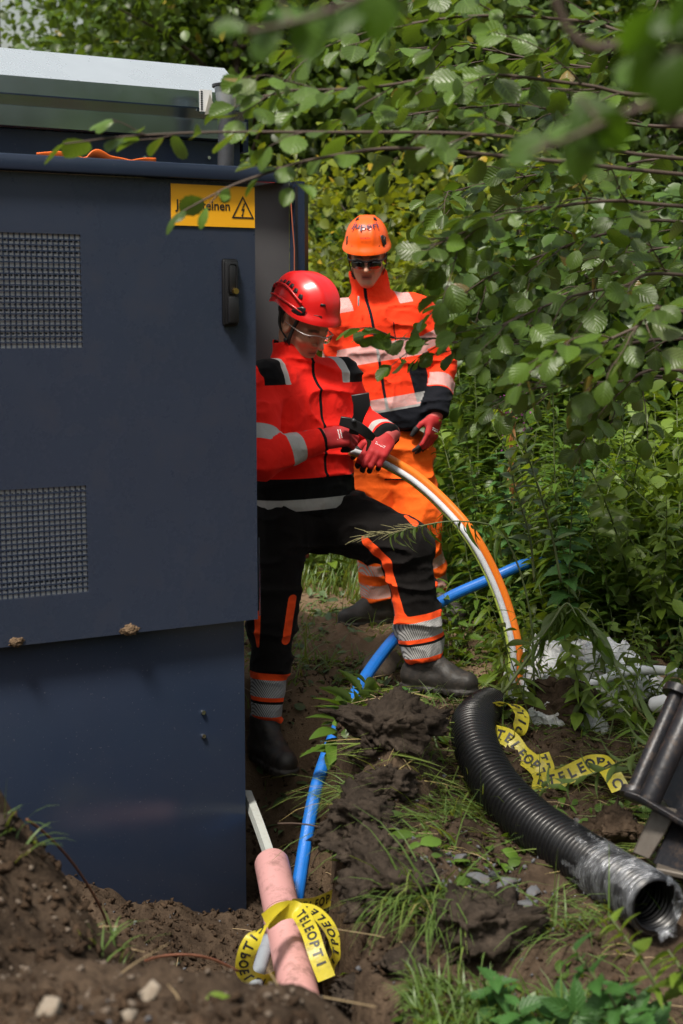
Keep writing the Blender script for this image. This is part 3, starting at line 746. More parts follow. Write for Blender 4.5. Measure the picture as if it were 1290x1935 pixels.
def jacket(J, par, mat, K, h=.0062, seed=1.):
    lat = nrm(J['shL']-J['shR']); ax_ = nrm(J['neck']-J['waist']); fr = nrm(np.cross(ax_, lat)); 
    if np.dot(fr, J['chestdir']) < 0: fr = -fr
    nb = J['neck']; wc = J['waist']; C = K.get('hem', .0)
    H = axes(J['face']); ntop = J['head']+H @ V3(0, -.012, -.085)
    def fn(P):
        d = np.full(len(P), 9.)
        for s, sg in (('R', -1), ('L', 1)):
            a = nb+(J['sh'+s]-nb)*.58-ax_*.085; b = wc+lat*sg*K['waist']-ax_*.02
            d = smin(d, rcone(P, a, b, K['rc'], K['rw']), .06)
        d = smin(d, rcone(P, nb-ax_*.1+fr*.01, wc, K['rc'], K['rw']), .05)
        for s in 'RL':
            d = smin(d, rcone(P, nb-ax_*.005-fr*.01, J['sh'+s], .058, .070), .05)
        da = np.full(len(P), 9.)
        for s in 'RL':
            e = rcone(P, J['sh'+s], J['el'+s], K['ra'][0], K['ra'][1]); e = smin(e, rcone(P, J['el'+s], J['wr'+s], K['ra'][1], K['ra'][2]), .02)
            wd = nrm(J['wr'+s]-J['el'+s]); e = smax(e, (P-J['wr'+s]) @ wd-.012, .008)
            da = np.minimum(da, e)
        d = smin(d, da, .028)
        d = smax(d, -((P-wc) @ ax_)-C, .012)
        # standing collar, open at the top
        cd = nrm(ntop-nb)
        col = rcone(P, nb-cd*.03, ntop, .078, .081); col = smax(col, (P-ntop) @ cd-.012+.25*((P-ntop) @ H[:, 1]), .006)
        col = smax(col, -rcone(P, nb+cd*.01, ntop+cd*.1, .060, .071), .006)
        return smin(d, col, .022)
    pts = np.array([J[k] for k in ('shR', 'shL', 'elR', 'elL', 'wrR', 'wrL', 'neck', 'waist')]+[ntop, wc+lat*.15, wc-lat*.15])
    v, f = sdf_mesh(fn, pts.min(0)-.19, pts.max(0)+.17, h, fold_fn(seed, K.get('fold', .010)))
    # regions
    ds = []
    tor = np.minimum(rcone(v, nb+(J['shR']-nb)*.58-ax_*.085, wc-lat*K['waist'], K['rc'], K['rw']), rcone(v, nb+(J['shL']-nb)*.58-ax_*.085, wc+lat*K['waist'], K['rc'], K['rw']))
    refl = np.full(len(v), -1.); blk = np.full(len(v), -1.); ora = np.full(len(v), -1.)
    zt = (v-wc) @ ax_; xt = (v-(wc+np.outer(zt, ax_))) @ lat; ft = (v-wc) @ fr
    arm = {}
    for s in 'RL':
        tu, du = seg_t(v, J['sh'+s], J['el'+s]); tf, df = seg_t(v, J['el'+s], J['wr'+s]); l1 = np.linalg.norm(J['el'+s]-J['sh'+s])
        arm[s] = (np.where(du < df, tu, l1+tf), np.minimum(du-K['ra'][0]*.95, df-K['ra'][1]), l1+np.linalg.norm(J['wr'+s]-J['el'+s]), tu)
    isR = (arm['R'][1] < tor) & (arm['R'][3] > .02); isL = (arm['L'][1] < tor) & (arm['L'][3] > .02); ist = ~(isR | isL)
    for s, m in (('R', isR), ('L', isL)):
        for c, hw in K['bands_'+s]: refl[m] = np.maximum(refl[m], hw-np.abs(arm[s][0][m]-c*arm[s][2]))
        blk[m] = np.maximum(blk[m], arm[s][0][m]-(arm[s][2]-K['cuff']))
    for lo_, hi_ in K['bands_T']: refl[ist] = np.maximum(refl[ist], (hi_-lo_)/2-np.abs(zt[ist]-(hi_+lo_)/2))
    blk[ist] = np.maximum(blk[ist], K['blk_below']-zt[ist])
    front = ft > -.02
    zipw = .0065-np.abs(xt-K.get('zipx', 0)-K.get('zips', 0)*zt); zm = ist & (ft > .03) & (zt > K['blk_below'])
    blk[zm] = np.maximum(blk[zm], zipw[zm])
    K['paint'](v, zt, xt, ft, ist, isR, isL, refl, blk, ora)
    # inside of the collar is black
    cd = nrm(ntop-nb); tc, dc = seg_t(v, nb, ntop+cd*.05); ic = (tc > .02) & (dc < .073)
    blk[ic] = np.maximum(blk[ic], .004)
    hat = (v @ lat)+(v @ ax_)*.8
    o = mesh_obj('jacket', v, f, mat, par, attrs={'refl': refl, 'blk': blk, 'ora': ora, 'hat': hat})
    return o, dict(lat=lat, ax=ax_, fr=fr, nb=nb, wc=wc, ntop=ntop)

def trousers(J, par, mat, K, h=.0064, seed=2.):
    def fn(P):
        lat = nrm(J['hipL']-J['hipR'])
        d = rcone(P, J['hipR']+V3(0, 0, .0), J['hipL']+V3(0, 0, .0), .116, .116)
        d = smin(d, rcone(P, J['pelvis'], J['waist']-V3(0, 0, .03), .112, .080), .04)
        for s in 'RL':
            r = K['r'+s]
            e = rcone(P, J['hip'+s], J['kn'+s], r[0], r[1]); e = smin(e, rcone(P, J['kn'+s], J['an'+s], r[1]*.97, r[2]), .03)
            dn = nrm(J['an'+s]-J['kn'+s]); e = smax(e, (P-J['an'+s]) @ dn-K.get('len', .02), .008)
            d = smin(d, e, .04)
        return smax(d, (P-J['waist']) @ nrm(J['neck']-J['waist'])-.03, .01)
    pts = np.array([J[k] for k in ('hipR', 'hipL', 'knR', 'knL', 'anR', 'anL', 'waist', 'pelvis')])
    v, f = sdf_mesh(fn, pts.min(0)-.2, pts.max(0)+.2, h, fold_fn(seed, K.get('fold', .011)))
    refl = np.full(len(v), -1.); blk = np.full(len(v), -1.); ora = np.full(len(v), -1.)
    tl = {}
    for s in 'RL':
        t, d = seg_t(v, J['kn'+s], J['an'+s]); l = np.linalg.norm(J['an'+s]-J['kn'+s]); tl[s] = (t-l, d)
    near = np.where(tl['R'][1] < tl['L'][1], 0, 1)
    for k, s in enumerate('RL'):
        m = (near == k) & (tl[s][1] < .16)
        for a, b in K['bands']:
            refl[m] = np.maximum(refl[m], (b-a)/2-np.abs(tl[s][0][m]-(a+b)/2))
        for a, b in K.get('trim', ()):
            ora[m] = np.maximum(ora[m], (b-a)/2-np.abs(tl[s][0][m]-(a+b)/2))
    K['paint'](v, refl, blk, ora)
    hat = v[:, 2]*.5+v[:, 0]+v[:, 1]*.6
    return mesh_obj('trousers', v, f, mat, par, attrs={'refl': refl, 'blk': blk, 'ora': ora, 'hat': hat})

def boot(par, ankle, toe_dir, sole_z, M=M_boot, L_=.285, pitch=0., name='boot'):
    """ankle = middle of the shaft; toe_dir horizontal; rests on sole_z"""
    f = nrm(V3(toe_dir[0], toe_dir[1], pitch)); r = nrm(np.cross(f, (0, 0, 1))); A = np.stack([r, f, np.cross(r, f)], 1)
    o0 = V3(ankle[0], ankle[1], sole_z)
    def fn(P):
        q = (P-o0) @ A
        d = rcone(q, (0, -.045, .055), (0, .12, .045), .050, .046)
        d = smin(d, rcone(q, (0, .10, .045), (0, .165, .044), .046, .043), .02)
        d = smin(d, rcone(q, (0, -.025, .07), (0, -.012, .19), .054, .058), .03)
        d = smin(d, rcone(q, (0, .02, .12), (0, .08, .085), .040, .036), .03)
        d = smax(d, -(q[:, 2]-.010), .006)
        sole = smax(smax(rcone(q*np.array([1, 1, .2]), (0, -.05, 0), (0, .16, 0), .050, .053), q[:, 2]-.024, .004), -q[:, 2], .004)
        tread = .004*(np.sin(q[:, 1]*170) > .3)*(q[:, 2] < .016)
        d = np.minimum(smin(d, sole, .004), sole)+tread
        d = smax(d, q[:, 2]-.185, .006)
        for k in range(5):
            zc = .10+.018*k; yc = .085-.017*k
            d = smin(d, rcone(q, (-.028, yc, zc), (.028, yc, zc), .0055, .0055), .003)
        return d+.002*vnoise(P*45)
    v, fc = sdf_mesh(fn, o0-V3(.27, .27, .05), o0+V3(.27, .27, .24), .0058)
    return mesh_obj(name, v, fc, M, par)

def glove(par, wrist, fdir, palm, curls, thumb, right, name='glove', size=1.0, spread=.10, cuff_len=.05, cuff_r=.039):
    """fdir along the back of the hand, palm = direction the palm faces; curls: (knuckle, mid, tip) degrees for index..little"""
    y = nrm(fdir); z = -nrm(np.asarray(palm)-y*np.dot(y, palm)); x = np.cross(y, z)        # +z = back of the hand
    sgn = -1 if right else 1        # side (on local x) the thumb sits: a right hand seen from its back has the thumb to the left
    A = np.stack([x, y, z], 1); W = np.asarray(wrist, float)
    S_ = size; chains = []
    for i in range(4):
        bx = sgn*(.031-.0205*i)*S_; by = (.098, .101, .097, .087)[i]*S_
        ln = [(.046, .028, .022), (.050, .031, .023), (.047, .029, .022), (.037, .022, .020)][i]
        p = np.array([bx, by, .002]); pts = [np.array([bx*.8, by-.05*S_, .0]), p]; a = 0; s_ = sgn*spread*(1.5-i)/1.5
        for l_, c in zip(ln, curls[i]):
            a += R(c); p = p+l_*S_*np.array([math.sin(s_)*math.cos(a), math.cos(s_)*math.cos(a), -math.sin(a)]); pts.append(p)
        chains.append((pts, (.0125, .0118, .0105, .0092, .0082)))
    tb = np.array([sgn*.030, .028, -.010])*S_; p = tb; tp = [np.array([sgn*.012, .012, -.004]), tb]
    for l_, (ax, el) in zip((.042, .034, .028), thumb):
        p = p+l_*S_*np.array([sgn*math.sin(R(ax))*math.cos(R(el)), math.cos(R(ax))*math.cos(R(el)), -math.sin(R(el))]); tp.append(p)
    chains.append((tp, (.018, .0165, .0138, .0125, .0105)))
    def fn(P):
        q = (P-W) @ A
        d = rbox(q, (sgn*0, .058*S_, 0), (.043*S_, .046*S_, .0165*S_), .0155)
        d = smin(d, rcone(q, (0, .025, 0), (0, -cuff_len, 0), .030, cuff_r), .02)
        d = smin(d, ell(q, (sgn*.022*S_, .040, -.010), (.024, .032, .020)), .012)
        for pts, rr in chains:
            e = np.full(len(q), 9.)
            for k in range(len(pts)-1): e = smin(e, rcone(q, pts[k], pts[k+1], rr[k]*S_, rr[k+1]*S_), .004)
            d = smin(d, e, .007)
        return d
    v, f = sdf_mesh(fn, W-.17*S_-.03, W+.17*S_+.03, .0038)
    q = (v-W) @ A
    dip = np.full(len(v), -1.); bestd = np.full(len(v), 9.)
    pm = rbox(q, (0, .058*S_, 0), (.043*S_, .046*S_, .0165*S_), .0155)
    for ci, (pts, rr) in enumerate(chains):
        tl = 0
        for k in range(1, len(pts)-1):
            a, b = pts[k], pts[k+1]; t, d = seg_t(q, a, b); d = d-rr[k]
            dirv = nrm(b-a); down = nrm(np.cross(np.cross(dirv, (0, 0, 1.)), dirv)); dz = ((q-a)-np.outer(t, dirv)) @ down
            val = np.maximum((t+tl)-(sum(np.linalg.norm(pts[j+1]-pts[j]) for j in range(1, len(pts)-1))*.60), -dz-.002)
            m = (d < bestd) & (d < pm); dip[m] = val[m]; bestd = np.where(m, d, bestd); tl += np.linalg.norm(b-a)
    m = (pm <= bestd) & (q[:, 1] > 0); dip[m] = np.maximum(dip[m], -q[m, 2]-.004)
    cuff = np.minimum(.012-q[:, 1], .08)
    g = mesh_obj(name, v, f, M_glove, par, attrs={'dip': dip, 'cuff': cuff})
    # white print on the back of the hand: small marks
    r_ = np.random.default_rng(int(abs(W[0])*1e4)); mk = MB()
    for row in range(4):
        x0 = -.020
        while x0 < .018:
            wd = .0025+.0045*r_.random()
            yy = .036+row*.0085+(.008 if row else 0); hh = .0045 if row else .010
            mk.box((x0, yy, .0172), (x0+wd, yy+hh*(.5+.5*r_.random()), .0182)); x0 += wd+.002
    mk.v = [tuple(W+A @ np.array(p)) for p in mk.v]
    mk.build('glove_print', M_white_ink, g, smooth=False)
    return g, A, W

def helmet_surf(az, el, off=0., L_=(.110, .140, .128)):
    """az from the face (0) to the person's right (+); el from the rim up"""
    az = np.asarray(az, float); el = np.asarray(el, float)
    e = 2.25; c = np.cos(el); s = np.sin(np.maximum(el, -.35))
    k = (np.abs(c)**e+np.abs(s)**e)**(-1/e)
    x = (L_[0]+off)*np.sin(az)*c*k; y = (L_[1]+off)*np.cos(az)*c*k; z = (L_[2]+off)*s*k
    return np.stack([x, y, z], -1)
def helmet(par, c, H, mat, lower, kind, name='helmet'):
    DIM = (.110, .140, .128) if kind == 'red' else (.097, .128, .126)
    helmet_surf = lambda a, e, o=0.: globals()['helmet_surf'](a, e, o, DIM)
    na, ne = 72, 26
    A, E = np.meshgrid(np.linspace(0, 2*math.pi, na, endpoint=False), np.linspace(0, 1, ne), indexing='ij')
    lo_ = lower(A); EL = lo_+(math.pi/2-lo_)*E
    flare = .010*np.exp(-((E)/.10)**2)*(1+.8*np.cos(A).clip(0))
    ridge = np.zeros_like(A)
    if kind == 'red': ridge += .006*np.exp(-((np.abs(np.sin(A))*np.cos(EL)-.35)/.12)**2)*np.sin(np.clip(E, 0, 1)*math.pi)
    else: ridge += .006*np.exp(-((np.abs(np.sin(A))*np.cos(EL)-.30)/.09)**2)*np.sin(np.clip(E*1.1, 0, 1)*math.pi)
    p = helmet_surf(A, EL, flare+ridge); q = helmet_surf(A, EL, flare+ridge-.006)
    to = lambda g: c+g @ H.T
    v = np.vstack([to(p.reshape(-1, 3)), to(q.reshape(-1, 3))]); n_ = na*ne; f = []
    for i in range(na):
        i2 = (i+1) % na
        for j in range(ne-1):
            f.append([i*ne+j, i2*ne+j, i2*ne+j+1, i*ne+j+1][::-1]); f.append([n_+i*ne+j, n_+i2*ne+j, n_+i2*ne+j+1, n_+i*ne+j+1])
        f.append([i*ne, i2*ne, n_+i2*ne, n_+i*ne])
    o = mesh_obj(name, v, f, mat, par, auto=50)
    def patch(poly, m, nm, off=.002, par_=o, thick=0):
        """a small polygon in (az, el) degrees laid on the shell"""
        P = np.array(poly, float); cen = P.mean(0); k = len(P); rings = [P, cen+(P-cen)*.6, cen+(P-cen)*.25]
        vv = []; ff = []
        for r_ in rings:
            for a, e in r_:
                ea = R(a); ee = R(e); vv.append(to(helmet_surf(ea, ee, off+.006*math.exp(-((abs(math.sin(ea))*math.cos(ee)-(.35 if kind == 'red' else .30))/.1)**2))))
        for i in range(2):
            for j in range(k): ff.append([i*k+j, i*k+(j+1) % k, (i+1)*k+(j+1) % k, (i+1)*k+j])
        ff.append([2*k+j for j in range(k)])
        ob = mesh_obj(nm, vv, ff, m, par_); md = ob.modifiers.new('s', 'SOLIDIFY'); md.thickness = .0025; md.offset = 0; return ob
    return o, patch, to
# ---------------------------------------------------------------- the man in red, bending over the ducts
def fwd(yaw, pit): return V3(math.sin(R(yaw))*math.cos(R(pit)), -math.cos(R(yaw))*math.cos(R(pit)), -math.sin(R(pit)))
J = dict(head=at(573, 616, 5.40), face=fwd(47, 29), neck=at(560, 702, 5.43), waist=at(566, 925, 5.42), pelvis=at(568, 975, 5.42),
         chestdir=fwd(38, 10), shR=at(502, 722, 5.28), shL=at(642, 712, 5.50), elR=at(489, 868, 5.10), elL=at(672, 800, 5.64),
         wrR=at(607, 830, 5.20), wrL=at(730, 826, 5.40), hipR=at(528, 985, 5.34), hipL=at(610, 972, 5.50),
         knR=at(516, 1165, 5.30), knL=at(765, 1030, 5.34), anR=at(503, 1345, 5.26), anL=at(798, 1230, 5.33))
red, HH, hc = person('person', J, 'man in red jacket and red helmet bending over ducts with a hand cutter')
def paint_red(v, zt, xt, ft, ist, isR, isL, refl, blk, ora):
    top = np.linalg.norm(v-J['neck'], axis=1)
    ax_ = np.abs(xt); sh = (zt > .30) & (isR | isL | ist)
    b = np.minimum(np.minimum(ax_-.148, .235-ax_), zt-.395); blk[sh] = np.maximum(blk[sh], b[sh])
    r = np.minimum(np.minimum(ax_-.118, .150-ax_), zt-.395); refl[sh] = np.maximum(refl[sh], r[sh])
KR = dict(waist=.075, rc=.108, rw=.141, ra=(.072, .063, .046), hem=.085, bands_R=((.42, .030), (.80, .028)), bands_L=((.33, .030), (.93, .016)),
          bands_T=((-.065, -.022),), cuff=.008, blk_below=.055, paint=paint_red, zipx=.012, fold=.010)
jk, fr_ = jacket(J, red, M_red_cloth, KR, seed=1.7)
nearY = lambda px, py, Y: at(px, py, Y)
st1 = [at(672, 1010, 5.22), at(700, 1038, 5.22), at(728, 1066, 5.22), at(740, 1120, 5.24), at(752, 1165, 5.24), at(768, 1185, 5.22)]
st2 = [at(735, 945, 5.30), at(762, 965, 5.29), at(786, 985, 5.28)]
st3 = [at(552, 1130, 5.26), at(546, 1165, 5.25), at(540, 1210, 5.24)]
st4 = [at(486, 1160, 5.22), at(484, 1225, 5.2)]
st5 = [at(826, 1065, 5.28), at(832, 1110, 5.28)]
def paint_rt(v, refl, blk, ora):
    blk[:] = np.maximum(blk, -1)
    for s_, r_ in ((st1, .026), (st2, .020), (st3, .016), (st4, .012), (st5, .018)): ora[:] = np.maximum(ora, r_-polydist(v, s_))
KT = dict(rR=(.108, .088, .062), rL=(.136, .098, .080), len=.035, bands=((-.125, -.060), (-.035, .012)), trim=((-.150, -.045), (-.005, .05)), paint=paint_rt, fold=.012)
trousers(J, red, M_black_trousers, KT, seed=2.3)
boot(red, J['anL']+V3(.01, 0, 0), fwd(66, 0)[:2], at(830, 1308, 5.3)[2])
boot(red, J['anR']+V3(0, 0, 0), fwd(28, 0)[:2], at(505, 1446, 5.22)[2])
# helmet
Hh = axes(fwd(47, 19), (-.03, 0, 1)); hcn = at(577, 580, 5.40)
def low_red(A):
    a = np.abs((A+math.pi) % (2*math.pi)-math.pi)         # 0 front .. pi back
    return R(-9)+R(11)*np.exp(-((a-R(105))/R(26))**2)-R(1)*np.cos(a)
he, patch, to = helmet(red, hcn, Hh, M_red_shell, low_red, 'red')
# side: an arched panel with a row of vents, a dark clip and a dark ear shield slot
for i in range(7):
    a = 66+i*12.5; e = 20+17*math.sin((i+.6)/7.2*math.pi)
    patch([(a-4.2, e-2), (a+4.2, e-2), (a+3, e+5), (a-3, e+5)], M_black_plastic, 'vent')
arc = [(60+i*7.5, 15+17.5*math.sin((i+.2)/12.4*math.pi)) for i in range(13)]
pts = np.array([to(helmet_surf(R(a), R(e), .008)) for a, e in arc]); v, f = tube_geo(spline(pts, 40), .0042, 8); mesh_obj('vent_rim', v, f, M_red_shell, he)
arc = [(56+i*7.5, 3+9*math.sin((i)/13*math.pi)) for i in range(14)]
pts = np.array([to(helmet_surf(R(a), R(e), .006)) for a, e in arc]); v, f = tube_geo(spline(pts, 40), .0042, 8); mesh_obj('vent_rim', v, f, M_red_shell, he)
patch([(52, 1), (62, -5), (74, 1), (70, 6), (58, 12), (52, 11)], M_black_plastic, 'clip', .008)
patch([(20, 20), (30, 19.5), (29, 23), (21, 23)], M_black_plastic, 'vent', .0015)
patch([(24, -1), (38, -2), (38, 4), (24, 5)], pmat('dark_badge', (.10, .008, .008), .5), 'badge', .002)
patch([(150, 6), (168, 5), (168, 16), (150, 17)], M_black_plastic, 'lamp_clip', .008)
v, f = blob_geo(3, 3, .08, .102, .05, .02); v = v @ Hh.T+hcn+Hh @ V3(0, -.01, -.028)
mesh_obj('helmet_liner', v, f, M_strap, he)
# chin strap on his right side
hp = lambda x, y, z: hc+HH @ V3(x, y, z)
for ps in ([(.083, .035, .045), (.082, .028, .0), (.072, .022, -.055), (.052, .030, -.105), (.0, .055, -.128), (-.052, .03, -.105), (-.08, .025, .0), (-.083, .03, .04)],
           [(.083, -.06, .035), (.080, -.038, -.02), (.073, .012, -.05)]):
    P = spline([hp(*q) for q in ps], 40); v, f = ribbon_geo(P, np.tile(HH[:, 1]*.0075, (40, 1))); o = mesh_obj('chin_strap', v, f, M_strap, he); md = o.modifiers.new('s', 'SOLIDIFY'); md.thickness = .003
v, f = tube_geo([hp(.076, .014, -.05), hp(.083, .014, -.052)], .009, 10); mesh_obj('strap_buckle', v, f, M_black_plastic, he)
# clear glasses
def lens(x0, s):
    k = 12; a = np.linspace(0, 2*math.pi, k, endpoint=False); vv = [(x0+.026*math.cos(q)*(1 if True else 0), .104-.35*abs(x0+.026*math.cos(q))**1.0*.9+.012, .002+.017*np.sign(math.sin(q))*abs(math.sin(q))**.7) for q in a]
    return [hp(*q) for q in vv]
gl = MB(); 
for s in (1, -1): gl.add(lens(s*.033, s), [list(range(12))])
go = gl.build('safety_glasses', M_clear, red); md = go.modifiers.new('s', 'SOLIDIFY'); md.thickness = .0018
P = spline([hp(*q) for q in ((.088, -.01, .012), (.080, .055, .010), (.066, .092, .013), (.035, .108, .019), (0, .117, .016), (-.035, .108, .019), (-.066, .092, .013), (-.08, .055, .01), (-.088, -.01, .012))], 50)
v, f = tube_geo(P, .0021, 6); mesh_obj('glasses_frame', v, f, pmat('clear_frame', (.55, .5, .48), .2, spec=.8), go)
# zip pull
zp = fr_['nb']-fr_['ax']*.06
# tool: a pipe cutter with two jaws and a handle
tool = empty('pipe_cutter', at(672, 818, 5.22)); tag(tool, 'black hand cutter held in the red glove above the ducts', 'cutter')
tb = MB()
def bar(pts, w_, d_, r=.004):
    pass
def flat_bar(mb, P, hw, th):
    """a bar of rectangular section along P (list of points, facing the lens side), half-widths hw per point"""
    P = np.array(P); T, Nn, B = frames(P); side = np.stack([nrm(np.cross(t, (0, 1, 0))) for t in T]); dep = np.stack([nrm(np.cross(s, t)) for s, t in zip(side, T)])
    k = len(P); hw = np.asarray(hw)[:, None]; v = np.vstack([P-side*hw-dep*th, P+side*hw-dep*th, P+side*hw+dep*th, P-side*hw+dep*th])
    f = []
    for i in range(k-1):
        for a, b in ((0, 1), (1, 2), (2, 3), (3, 0)): f.append([a*k+i, b*k+i, b*k+i+1, a*k+i+1])
    f += [[0, k, 2*k, 3*k][::-1], [k-1, 2*k-1, 3*k-1, 4*k-1]]
    mb.add(v, f)
def loc_build(mb, name, m, par, org):
    mb.v = [tuple(np.array(q)-org) for q in mb.v]; o = mb.build(name, m, par, smooth=False)
    md = o.modifiers.new('b', 'BEVEL'); md.width = .0025; md.segments = 2; return o
og_ = at(672, 818, 5.22)
m = MB(); flat_bar(m, [at(680, 744, 5.16), at(683, 764, 5.16), at(678, 785, 5.17), at(672, 803, 5.18), at(668, 818, 5.19)], [.032, .030, .020, .020, .018], .016); loc_build(m, 'upper_jaw', M_black_plastic, tool, og_)
m = MB(); flat_bar(m, [at(642, 795, 5.17), at(660, 799, 5.17), at(676, 806, 5.17), at(690, 816, 5.18), at(704, 826, 5.2)], [.016, .019, .019, .018, .012], .016); loc_build(m, 'cutter_body', M_black_plastic, tool, og_)
m = MB(); flat_bar(m, [at(690, 818, 5.18), at(698, 836, 5.2), at(692, 852, 5.22)], [.010, .008, .003], .003); loc_build(m, 'blade', pmat('tool_steel', (.3, .3, .32), .3, metal=1), tool, og_)
v, f = tube_geo([at(668, 795, 5.145)-og_, at(668, 795, 5.155)-og_], .008, 12); mesh_obj('pivot_screw', v, f, M_galv_dark, tool)
# gloves
glove(red, J['wrR'], at(668, 822, 5.22)-J['wrR'], (.15, .75, -.62), [(40, 70, 35), (50, 75, 40), (55, 80, 40), (55, 80, 40)], [(35, 20), (10, 25), (-5, 20)], True)
glove(red, J['wrL'], at(700, 868, 5.30)-J['wrL'], (-.15, .75, -.6), [(30, 55, 35), (34, 58, 36), (36, 60, 38), (38, 60, 38)], [(50, 30), (25, 40), (0, 45)], False, cuff_r=.043, cuff_len=.02, size=1.05)
# ---------------------------------------------------------------- the man in orange, looking on
J2 = dict(head=at(694, 485, 6.46), face=fwd(-4, 20), neck=at(700, 566, 6.52), waist=at(736, 782, 6.5), pelvis=at(738, 840, 6.5),
          chestdir=fwd(6, 5), shR=at(652, 600, 6.46), shL=at(788, 592, 6.52), elR=at(632, 700, 6.62), elL=at(832, 694, 6.55),
          wrR=at(650, 790, 6.50), wrL=at(823, 780, 6.42), hipR=at(706, 858, 6.48), hipL=at(768, 858, 6.52),
          knR=at(706, 985, 6.44), knL=at(790, 980, 6.42), anR=at(716, 1120, 6.50), anL=at(812, 1105, 6.5))
orm, HO, hco = person('person', J2, 'man in orange jacket, orange helmet and sunglasses standing behind the other')
def paint_or(v, zt, xt, ft, ist, isR, isL, refl, blk, ora):
    m = ist & (ft > -.05)
    side = np.minimum(np.minimum(.055-np.abs(xt-.135+.1*(zt-.15)), zt-.02), .215-zt); side = np.where(np.abs(zt-.1) < .3, side, -1)
    blk[m] = np.maximum(blk[m], (side-.012)[m])
    r = np.minimum(.032-np.abs(zt-.475+.35*(np.abs(xt)-.14)), np.minimum(np.abs(xt)-.115, .185-np.abs(xt)))
    r = np.minimum(np.minimum(.030-np.abs(np.abs(xt)-.135), zt-.47), .09)
    refl[:] = np.maximum(refl, np.where(ft > -.06, r, -1))
    # chest pocket zip
    z1 = np.minimum(.003-np.abs(xt-.055), np.minimum(zt-.25, .40-zt)); blk[m] = np.maximum(blk[m], z1[m])
KO = dict(waist=.078, rc=.105, rw=.118, ra=(.074, .067, .054), hem=.065, bands_R=((.40, .03), (.75, .03)), bands_L=((.24, .034), (.72, .030)),
          bands_T=((.235, .315), (.015, .075)), cuff=.105, blk_below=.025, paint=paint_or, zipx=-.035, zips=.0, fold=.010)
jo, fo = jacket(J2, orm, M_orange_cloth, KO, seed=4.1)
# zip pull
zp = fo['nb']+fo['fr']*.0
pz = at(677, 565, 6.36); m = MB(); m.box((pz[0]-.004, pz[1]-.012, pz[2]-.03), (pz[0]+.004, pz[1]-.006, pz[2]+.012), .002); m.build('zip_pull', M_galv, jo)
s0 = [at(752, 880, 6.36), at(750, 960, 6.36)]
def paint_ot(v, refl, blk, ora):
    blk[:] = np.maximum(blk, np.where(v[:, 2] > J2['waist'][2]-.075, .01, -1))
    pk = np.abs(v[:, 2]-at(740, 905, 6.4)[2]); blk[:] = np.maximum(blk, np.where((np.abs(v[:, 0]-at(755, 900, 6.4)[0]) < .07) & (v[:, 1] < 6.45), .0035-pk, -1))
KU = dict(rR=(.108, .090, .080), rL=(.108, .090, .082), len=.02, bands=((-.16, -.11), (-.06, -.0)), paint=paint_ot, fold=.012)
trousers(J2, orm, M_orange_trousers, KU, seed=5.2)
boot(orm, J2['anR']+V3(.0, 0, 0), fwd(-62, 0)[:2], at(690, 1183, 6.45)[2])
boot(orm, J2['anL']+V3(.01, 0, 0), fwd(40, 0)[:2], at(820, 1160, 6.5)[2]-.015)
Ho = axes(fwd(-4, 16)); hcO = at(693, 462, 6.46)
def low_or(A):
    a = np.abs((A+math.pi) % (2*math.pi)-math.pi)
    return R(-6)+R(4)*np.exp(-((a-R(100))/R(35))**2)
ho_, patch, to = helmet(orm, hcO, Ho, M_orange_shell, low_or, 'orange')
for s in (1, -1):
    patch([(s*54, 6), (s*60, 5), (s*63, 20), (s*58, 24)], M_black_plastic, 'vent')
    patch([(s*22, 2), (s*36, 3), (s*38, 9)], M_black_plastic, 'vent')
    patch([(s*40, 62), (s*58, 58), (s*66, 64), (s*50, 68)], M_black_plastic, 'vent')
patch([(-46, 6), (-52, 5), (-52, 26), (-42, 26)], M_black_plastic, 'lamp_clip', .006)
def helmet_text(s, el0, hgt, span, m, nm):
    v, f = text_geo(s, 1., .02); w_ = v[:, 0].max()-v[:, 0].min(); h_ = .72
    az = -(v[:, 0]/w_)*R(span); el = R(el0)+v[:, 1]/h_*R(hgt)
    az, el = -az, el          # the person's right is the picture's left: mirror so that it reads from outside
    az = -az
    P = helmet_surf(az, el, .0085, (.097, .128, .126))
    return mesh_obj(nm, to(P), f, m, ho_, smooth=False)
helmet_text('juperi', 47, 13, 92, pmat('print_dark', (.06, .03, .07), .45), 'helmet_lettering')
helmet_text('WÜRTH', 23.5, 3.6, 26, pmat('print_red', (.5, .01, .03), .45), 'helmet_lettering')
hq = lambda x, y, z: hco+HO @ V3(x, y, z)
v, f = blob_geo(3, 3, .078, .10, .05, .02); v = v @ Ho.T+hcO+Ho @ V3(0, -.01, -.03); mesh_obj('helmet_liner', v, f, M_strap, ho_)
for s in (1, -1):
    P = spline([hq(*q) for q in ((s*.084, .03, .05), (s*.084, .015, 0), (s*.074, .018, -.05), (s*.05, .035, -.1), (0, .05, -.125))], 30)
    v, f = ribbon_geo(P, np.tile(HO[:, 1]*.007, (30, 1))); o = mesh_obj('chin_strap', v, f, M_strap, ho_); md = o.modifiers.new('s', 'SOLIDIFY'); md.thickness = .003
